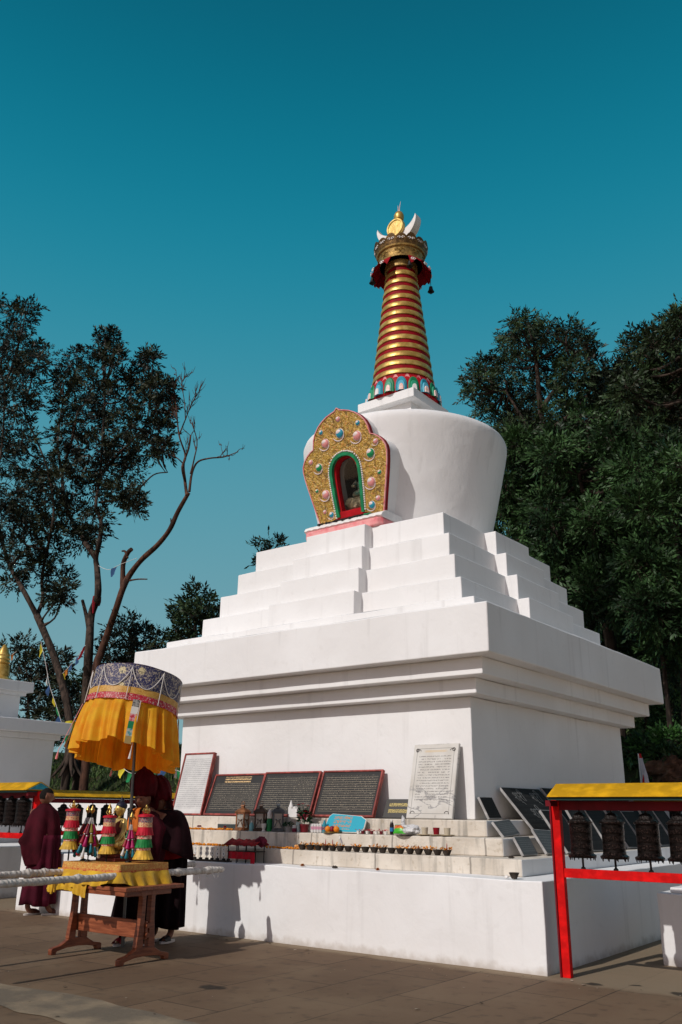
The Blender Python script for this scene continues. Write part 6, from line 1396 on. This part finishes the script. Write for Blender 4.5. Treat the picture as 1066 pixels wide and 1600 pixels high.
# round bushy trees far behind on the left
rn = random.Random(31)
for lb, y, tr_, spots, lm in (('bushy tree low behind the orange umbrella and the corner of the stupa', 12, [(205, 1110), (206, 1050), (208, 1000)], [(205, 985, 18), (188, 992, 16), (226, 996, 14), (180, 1010, 16), (205, 1012, 22), (235, 1012, 16), (170, 1030, 16), (196, 1036, 22), (226, 1034, 20), (246, 1030, 12), (160, 1052, 16), (182, 1062, 20), (212, 1060, 20)], LF1), ('small bushy tree with bare twigs just left of the stepped tiers', 11, [(302, 1050), (304, 1000), (306, 960)], [(306, 930, 11), (312, 944, 14), (294, 948, 12), (326, 950, 10), (304, 964, 17), (284, 970, 11), (328, 968, 13), (276, 986, 12), (298, 984, 16), (320, 986, 16), (268, 998, 10), (290, 1002, 14), (335, 975, 8)], LF3), ('bushy tree behind the gold spire at the left edge', 11, [(46, 1180), (44, 1120), (46, 1060)], [(40, 1012, 12), (24, 1024, 16), (52, 1026, 16), (70, 1034, 12), (96, 1032, 9), (36, 1050, 22), (66, 1054, 20), (92, 1044, 10), (20, 1066, 18), (52, 1080, 22), (80, 1076, 20), (104, 1066, 12), (40, 1108, 22), (70, 1106, 22), (98, 1098, 18), (114, 1090, 12), (84, 1126, 20), (60, 1136, 20), (110, 1120, 18)], LF1), ('dense low tree between the leaning trunk and the umbrella', 13, [(128, 1160), (128, 1130), (126, 1090)], [(122, 1076, 14), (140, 1072, 12), (112, 1098, 16), (134, 1098, 16), (120, 1124, 18), (140, 1124, 16), (108, 1144, 16), (130, 1150, 18), (156, 1080, 12), (152, 1106, 12), (150, 1060, 10)], LF2)):
    cls = [cl(px, py, r, y, int(5+r*1.9), 1.0, rn) for px, py, r in spots]
    tree('bushy_tree', lb, [(limb(tr_, y), .14, .05)], cls, .22, 40+len(lb), lm, twigs=10, group='bushy trees behind the shrines')
t_ = cl(420, 852, 9, 13, 20); t2 = cl(408, 856, 5, 13, 12); t3 = cl(434, 852, 5, 13, 12)
tree('bushy_tree', 'tip of a far tree peeping over the stepped tiers at the left', [(limb([(424, 900), (424, 870), (422, 856)], 13), .06, .03)], [t_, t2, t3, cl(420, 880, 14, 13, 30)], .20, 77, LF3, group='bushy trees behind the shrines')
# the dark wood at the right: separate trees one behind the other
rn = random.Random(51)
def wood(label, y, trunk, r0, spots, lm, seed, leaf=.145, k=1.0, fork=(), per=11):
    lim = [(limb(trunk, y, .2, seed), r0, .05)]+[(limb(f, y, .4, seed+i), .09, .03) for i, f in enumerate(fork)]
    cls = [cl(px, py, r*.86, y, int((6+r*2.3)*k), 1.6, rn) for px, py, r in spots]
    tree('tree', label, lim, cls, leaf, seed, lm, twigs=18, group='trees on the hillside', per=per)
def scatter(x0, x1, y0, y1, n, r0, r1, inside=lambda x, y: True):
    out = []
    while len(out) < n:
        x, y = rn.uniform(x0, x1), rn.uniform(y0, y1)
        if inside(x, y): out.append((x, y, rn.uniform(r0, r1)))
    return out
wood('tall dark tree right of the white dome, its bronze top against the sky', 11, [(900, 1040), (880, 900), (860, 760), (845, 640), (838, 560)], .30, [(812, 502, 10), (824, 508, 12), (800, 520, 12), (838, 520, 14), (858, 520, 12), (886, 518, 12), (902, 522, 12), (916, 540, 12), (796, 540, 14), (815, 540, 18), (846, 545, 20), (876, 545, 20), (904, 552, 18), (922, 562, 10), (780, 566, 12), (800, 572, 18), (830, 578, 22), (864, 580, 24), (896, 584, 22), (926, 584, 14), (758, 572, 10), (770, 588, 12), (746, 590, 10), (734, 600, 8), (756, 606, 14), (784, 604, 18), (816, 612, 24), (852, 618, 26), (888, 618, 24), (920, 612, 18), (942, 600, 10), (946, 618, 12), (740, 616, 8), (762, 628, 12), (748, 640, 9), (784, 634, 14), (774, 650, 8), (812, 648, 24), (846, 656, 26), (884, 656, 26), (918, 650, 22), (946, 646, 14), (800, 680, 22), (830, 692, 26), (866, 696, 26), (904, 690, 26), (938, 684, 20)], LF3, 61, fork=([(860, 760), (830, 680), (790, 610)], [(845, 640), (880, 590), (900, 550)], [(850, 680), (900, 640), (930, 600)]), k=1.05)
wood('tall dark tree at the right edge rising out of the frame side', 9, [(1092, 1110), (1090, 950), (1086, 800), (1076, 650), (1066, 540)], .22, [(1062, 496, 12), (1050, 508, 12), (1034, 524, 10), (1056, 530, 18), (1080, 510, 24), (1010, 528, 8), (1022, 540, 12), (998, 532, 7), (1040, 552, 18), (1072, 556, 24), (1014, 562, 14), (996, 548, 9), (980, 552, 8), (1034, 582, 20), (1060, 590, 24), (1006, 590, 12), (990, 578, 8), (1086, 580, 24), (1018, 610, 18), (1048, 620, 24), (1074, 626, 24), (980, 606, 10), (996, 620, 14), (970, 618, 10), (1024, 644, 22), (990, 648, 20), (1056, 656, 26), (966, 640, 14), (1010, 678, 24), (1044, 690, 26), (978, 678, 18), (1076, 690, 28), (956, 664, 14)], LF3, 62, k=1.05)
wood('green tree standing in front of the tall ones, right of the stepped tiers', 8, [(955, 1012), (944, 960), (936, 900), (920, 820), (905, 740)], .17, scatter(850, 1010, 640, 960, 62, 15, 26, lambda x, y: y > 640+abs(x-925)*1.0 and y > 1.05*(x-850)*0+640), LF2, 63, leaf=.155, k=1.0)
wood('deep green tree close behind the dome and the tiers', 9.5, [(830, 1000), (826, 900), (820, 800), (824, 720)], .20, scatter(770, 900, 690, 880, 46, 16, 26, lambda x, y: y < 690+(x-760)*2.2+40)+[(784, 842, 18), (800, 850, 20), (786, 815, 18), (815, 862, 20), (838, 880, 20), (862, 900, 20), (790, 780, 18)], LF2, 64, leaf=.15)
wood('dark tree filling the gap at the right edge, low branches down to the bank', 7.5, [(1074, 1150), (1068, 1000), (1056, 860), (1040, 740)], .13, scatter(985, 1090, 700, 1040, 56, 16, 27), LF2, 65, leaf=.15)
wood('thin dark tree deep in the wood behind the slanting pole', 14, [(975, 1030), (970, 940), (962, 820), (960, 720)], .15, scatter(880, 1080, 700, 1010, 50, 20, 32), LF1, 66, leaf=.19)
wood('dark tree far up the slope behind the dome', 17, [(860, 980), (855, 860), (850, 740)], .18, scatter(790, 960, 640, 960, 40, 22, 34, lambda x, y: y < 700+(x-780)*2.4), LF1, 67, leaf=.21)
wood('dark tree far up the slope at the right edge', 17, [(1040, 980), (1036, 860), (1030, 740)], .18, scatter(960, 1090, 590, 1000, 44, 22, 34), LF1, 68, leaf=.21)
t = thing('tree', 'slender slanting bare pole-like sapling in the dark wood at the right', 'tree', tuple(at(1034, 1022, 1, 7.6))); O = Vector(t.location); m = MB(); m.tube([Vector((0, 0, -2.4))]+[q-O for q in limb([(1036, 1030), (1020, 985), (1003, 940), (1000, 934)], 7.6)], [.06, .05, .045, .035, .03], 8); m.build('trunk', BARK, t)
V, tw = sprays(at(998, 932, 1, 7.6)-O, (.3, .3, .25), 14, .2, np.random.default_rng(3)); npmesh('crown', V.reshape(-1, 3), np.arange(len(V)*4).reshape(-1, 4), [LF4], None, t)
# shrubs on the bank at the right
rn = random.Random(81)
def shrub(label, px, py, r, y, lm, seed, leaf=.13):
    c = at(px, py, 1, y); t = thing('shrub', label, 'shrub', tuple(c), 0, 'shrubs on the bank'); rng = np.random.default_rng(seed); s = (at(px+1, py, 1, y)-c).length
    m = MB()
    for k in range(7): d = Vector((rn.gauss(0, .5), rn.gauss(0, .4), 1)).normalized()*r*s*.8; m.tube([(0, 0, -r*s*.9), tuple(d*.3), tuple(d)], [.02, .014, .006], 5)
    m.build('stems', BARK, t); V, tw = sprays((0, 0, 0), (r*s*1.3, r*s, r*s*.7), int(20+r*3.2), leaf, rng, twig=.32); npmesh('foliage', V.reshape(-1, 3), np.arange(len(V)*4).reshape(-1, 4), [lm], None, t)
for k, (px, py, r, y, lm, lb) in enumerate(((1010, 1168, 17, 7.0, LF4, 'bright green shrub above the flag on the bank'), (1046, 1160, 17, 7.0, LF4, 'bright green shrub at the right edge of the bank'), (986, 1176, 13, 7.0, LF2, 'dark shrub on the bank close to the body of the stupa'), (1030, 1182, 13, 6.7, LF2, 'dark low shrub on the bank right of the flag'), (1008, 1120, 26, 8.6, LF2, 'dark shrub halfway up the bank under the cornice corner'), (1050, 1110, 26, 8.6, LF2, 'dark shrub halfway up the bank at the right edge'), (1030, 1060, 26, 10, LF1, 'black green shrub higher on the slope at the right'), (1066, 1190, 12, 6.6, LF3, 'brownish shrub low on the bank at the right edge'))):
    shrub(lb, px, py, r, y, lm, 90+k)
# ground cover on the slope
rng = np.random.default_rng(5); n = 26000
X = np.r_[rng.uniform(-34, -3, n), rng.uniform(-3, 12, n//4)]; Yv = 5.85+np.r_[rng.random(n)**1.3*9, rng.random(n//4)*8]; n = len(X)
Z = np.array([hill_z(a, b) for a, b in zip(X, Yv)]); th = rng.uniform(0, 2*PI, n); h = rng.uniform(.08, .24, n); w = rng.uniform(.012, .03, n); lean = rng.normal(size=(n, 2))*.09
B = np.stack([X, Yv, Z-.01], 1); S = np.stack([np.cos(th), np.sin(th), 0*th], 1)*w[:, None]; T = B+np.stack([lean[:, 0], lean[:, 1], h], 1)
V = np.stack([B-S, B+S, T+S*.25, T-S*.25], 1); GRS = leafmat('grass_blade', (.022, .050, .012), (.055, .085, .022))
o = npmesh('grass', V.reshape(-1, 3), np.arange(n*4).reshape(-1, 4), [GRS]); tag(o, 'rough green grass on the slope behind the boundary wall', 'grass', kind='stuff')
# roots and a boulder
m = MB(); rt = at(108, 1200, 1, YT)
for k in range(9):
    a = 2*PI*k/9+.3; d = Vector((math.cos(a), math.sin(a), 0)); m.tube([(0, 0, .7), tuple(d*.14+Vector((0, 0, .25))), tuple(d*.32+Vector((0, 0, -.02))), tuple(d*.55+Vector((0, 0, -.3)))], [.10, .085, .06, .03], 7)
m.build('root', BARK, bpy.data.objects['tree'], smooth=60).location = rt-bpy.data.objects['tree'].location
for px, py, y, r, lb in ((1046, 1206, 6.4, .34, 'rounded brown boulder on the bank at the right edge'), (1058, 1212, 6.3, .25, 'smaller brown boulder at the foot of the bank by the right edge')):
    t = thing('boulder', lb, 'boulder', tuple(at(px, py, 1, y))); m = MB(); lump(m, (0, 0, 0.25), (r*1.2, r, r*.9), px, .45); o = m.build('rock', mat('earth_rock', (.11, .055, .033), .9, var=.4, vs=5, bump=.8, bs=12) if px == 1046 else bpy.data.materials['earth_rock'], t, smooth=0)
    o.location = (0, 0, -.3)
# prayer flags
PFC = [mat('flag_blue', (.03, .07, .16), .8), mat('flag_white', (.48, .48, .46), .8), mat('flag_red', (.20, .012, .018), .9), mat('flag_green', (.02, .20, .07), .8), mat('flag_yellow', (.58, .48, .04), .8), mat('flag_orange', (.40, .14, .02), .8)]
def flagline(label, P, n, y, cols, size=.34, sag=.0, seed=0):
    rn = random.Random(seed); Q = limb(P, y); t = thing('prayer_flag_line', label, 'prayer flags', tuple(Q[0]), 0, 'lines of prayer flags'); O = Vector(t.location); S = smooth_path(Q, 8)
    m = MB(); m.tube([q-O for q in S], .008, 5); m.build('line', CORD, t)
    for k in range(n):
        u = (k+.5)/n*(len(S)-1); i = min(int(u), len(S)-2); p = S[i].lerp(S[i+1], u-i)-O; d = (S[i+1]-S[i]).normalized(); s = size*rn.uniform(.75, 1.15); sw = Vector((rn.uniform(-.12, .12), rn.uniform(-.15, .15), 0)); m = MB()
        m.rings([[p+d*(x*s)+Vector((0, 0, -v*s*(1.1-.25*abs(x))))+sw*v+Vector((0, .03*math.sin(5*x+3*v+k), 0)) for x in np.linspace(-.42, .42, 6)] for v in np.linspace(0, 1, 5)], closed=False, cap=False); m.build('flag', PFC[cols[k % len(cols)]], t, smooth=70)
flagline('short line of dark and orange prayer flags between the two leafy trees', [(94, 1056), (106, 1044), (118, 1030), (134, 1008)], 5, YT, [4, 5, 0, 0, 2], .30, seed=1)
flagline('line of yellow, green and white prayer flags down the leaning trunk at the left', [(64, 1002), (72, 1040), (78, 1072), (88, 1102), (96, 1128)], 7, YT-.45, [4, 2, 1, 0, 4, 3, 0], .28, seed=2)
flagline('thin line with one grey prayer flag between the second trunk and the bare tree', [(154, 884), (170, 890), (188, 882), (214, 872)], 1, YT+.1, [0], .36, seed=3)
flagline('line of teal, yellow and green prayer flags behind the crimson hats', [(188, 1196), (205, 1208), (232, 1206), (258, 1200), (290, 1208)], 6, 5.9, [4, 3, 0, 3, 0, 3], .30, seed=4)
flagline('red prayer flags beside the gold spire at the left edge', [(4, 1032), (14, 1026), (26, 1018)], 2, 5.9, [2, 5], .26, seed=6)
for lb, pts, col in (('red cloth tied round the second trunk', [(152, 932), (151, 940), (150, 946)], 2), ('green and yellow cloths tied round the leaning trunk', [(110, 1128), (110, 1140), (108, 1150)], 4)):
    Q = limb(pts, YT+.55 if col == 2 else YT); t = thing('cloth', lb, 'cloth', tuple(Q[0])); O = Vector(t.location); m = MB(); m.tube([q-O for q in Q], [.15, .165, .14] if col == 2 else [.18, .20, .18], 16, cap=False); m.build('wrap', PFC[col], t, smooth=50); m = MB(); m.tube([(Q[1]-O)+Vector((.1, -.18, 0)), (Q[1]-O)+Vector((.16, -.22, -.5))], [.07, .03], 6); m.build('tail', PFC[3 if col == 4 else 2], t)

# grit and dry leaves blown over the paving
rng = np.random.default_rng(17); n = 900; X = rng.uniform(-6, 8, n); Yl = rng.uniform(-9.5, -3.75, n); near = rng.random(n) < .35; Yl[near] = -3.72-rng.random(near.sum())*.35
th = rng.uniform(0, 2*PI, n); w = rng.uniform(.004, .014, n); big = rng.random(n) < .10; w[big] *= 2.2
A = np.stack([np.cos(th), np.sin(th), 0*th], 1)*w[:, None]; B = np.stack([-np.sin(th), np.cos(th), .3+0*th], 1)*(w*.6)[:, None]; Cc = np.stack([X, Yl, .004+w*.2], 1)
V = np.stack([Cc-A, Cc-B*[1, 1, 0], Cc+A, Cc+B], 1)
o = npmesh('debris', V.reshape(-1, 3), np.arange(n*4).reshape(-1, 4), [mat('grit', (.34, .28, .21), .9, col2=(.10, .07, .045), vs=3, island=.5)]); tag(o, 'grit and dry leaf scraps scattered on the paving', 'debris', kind='stuff')
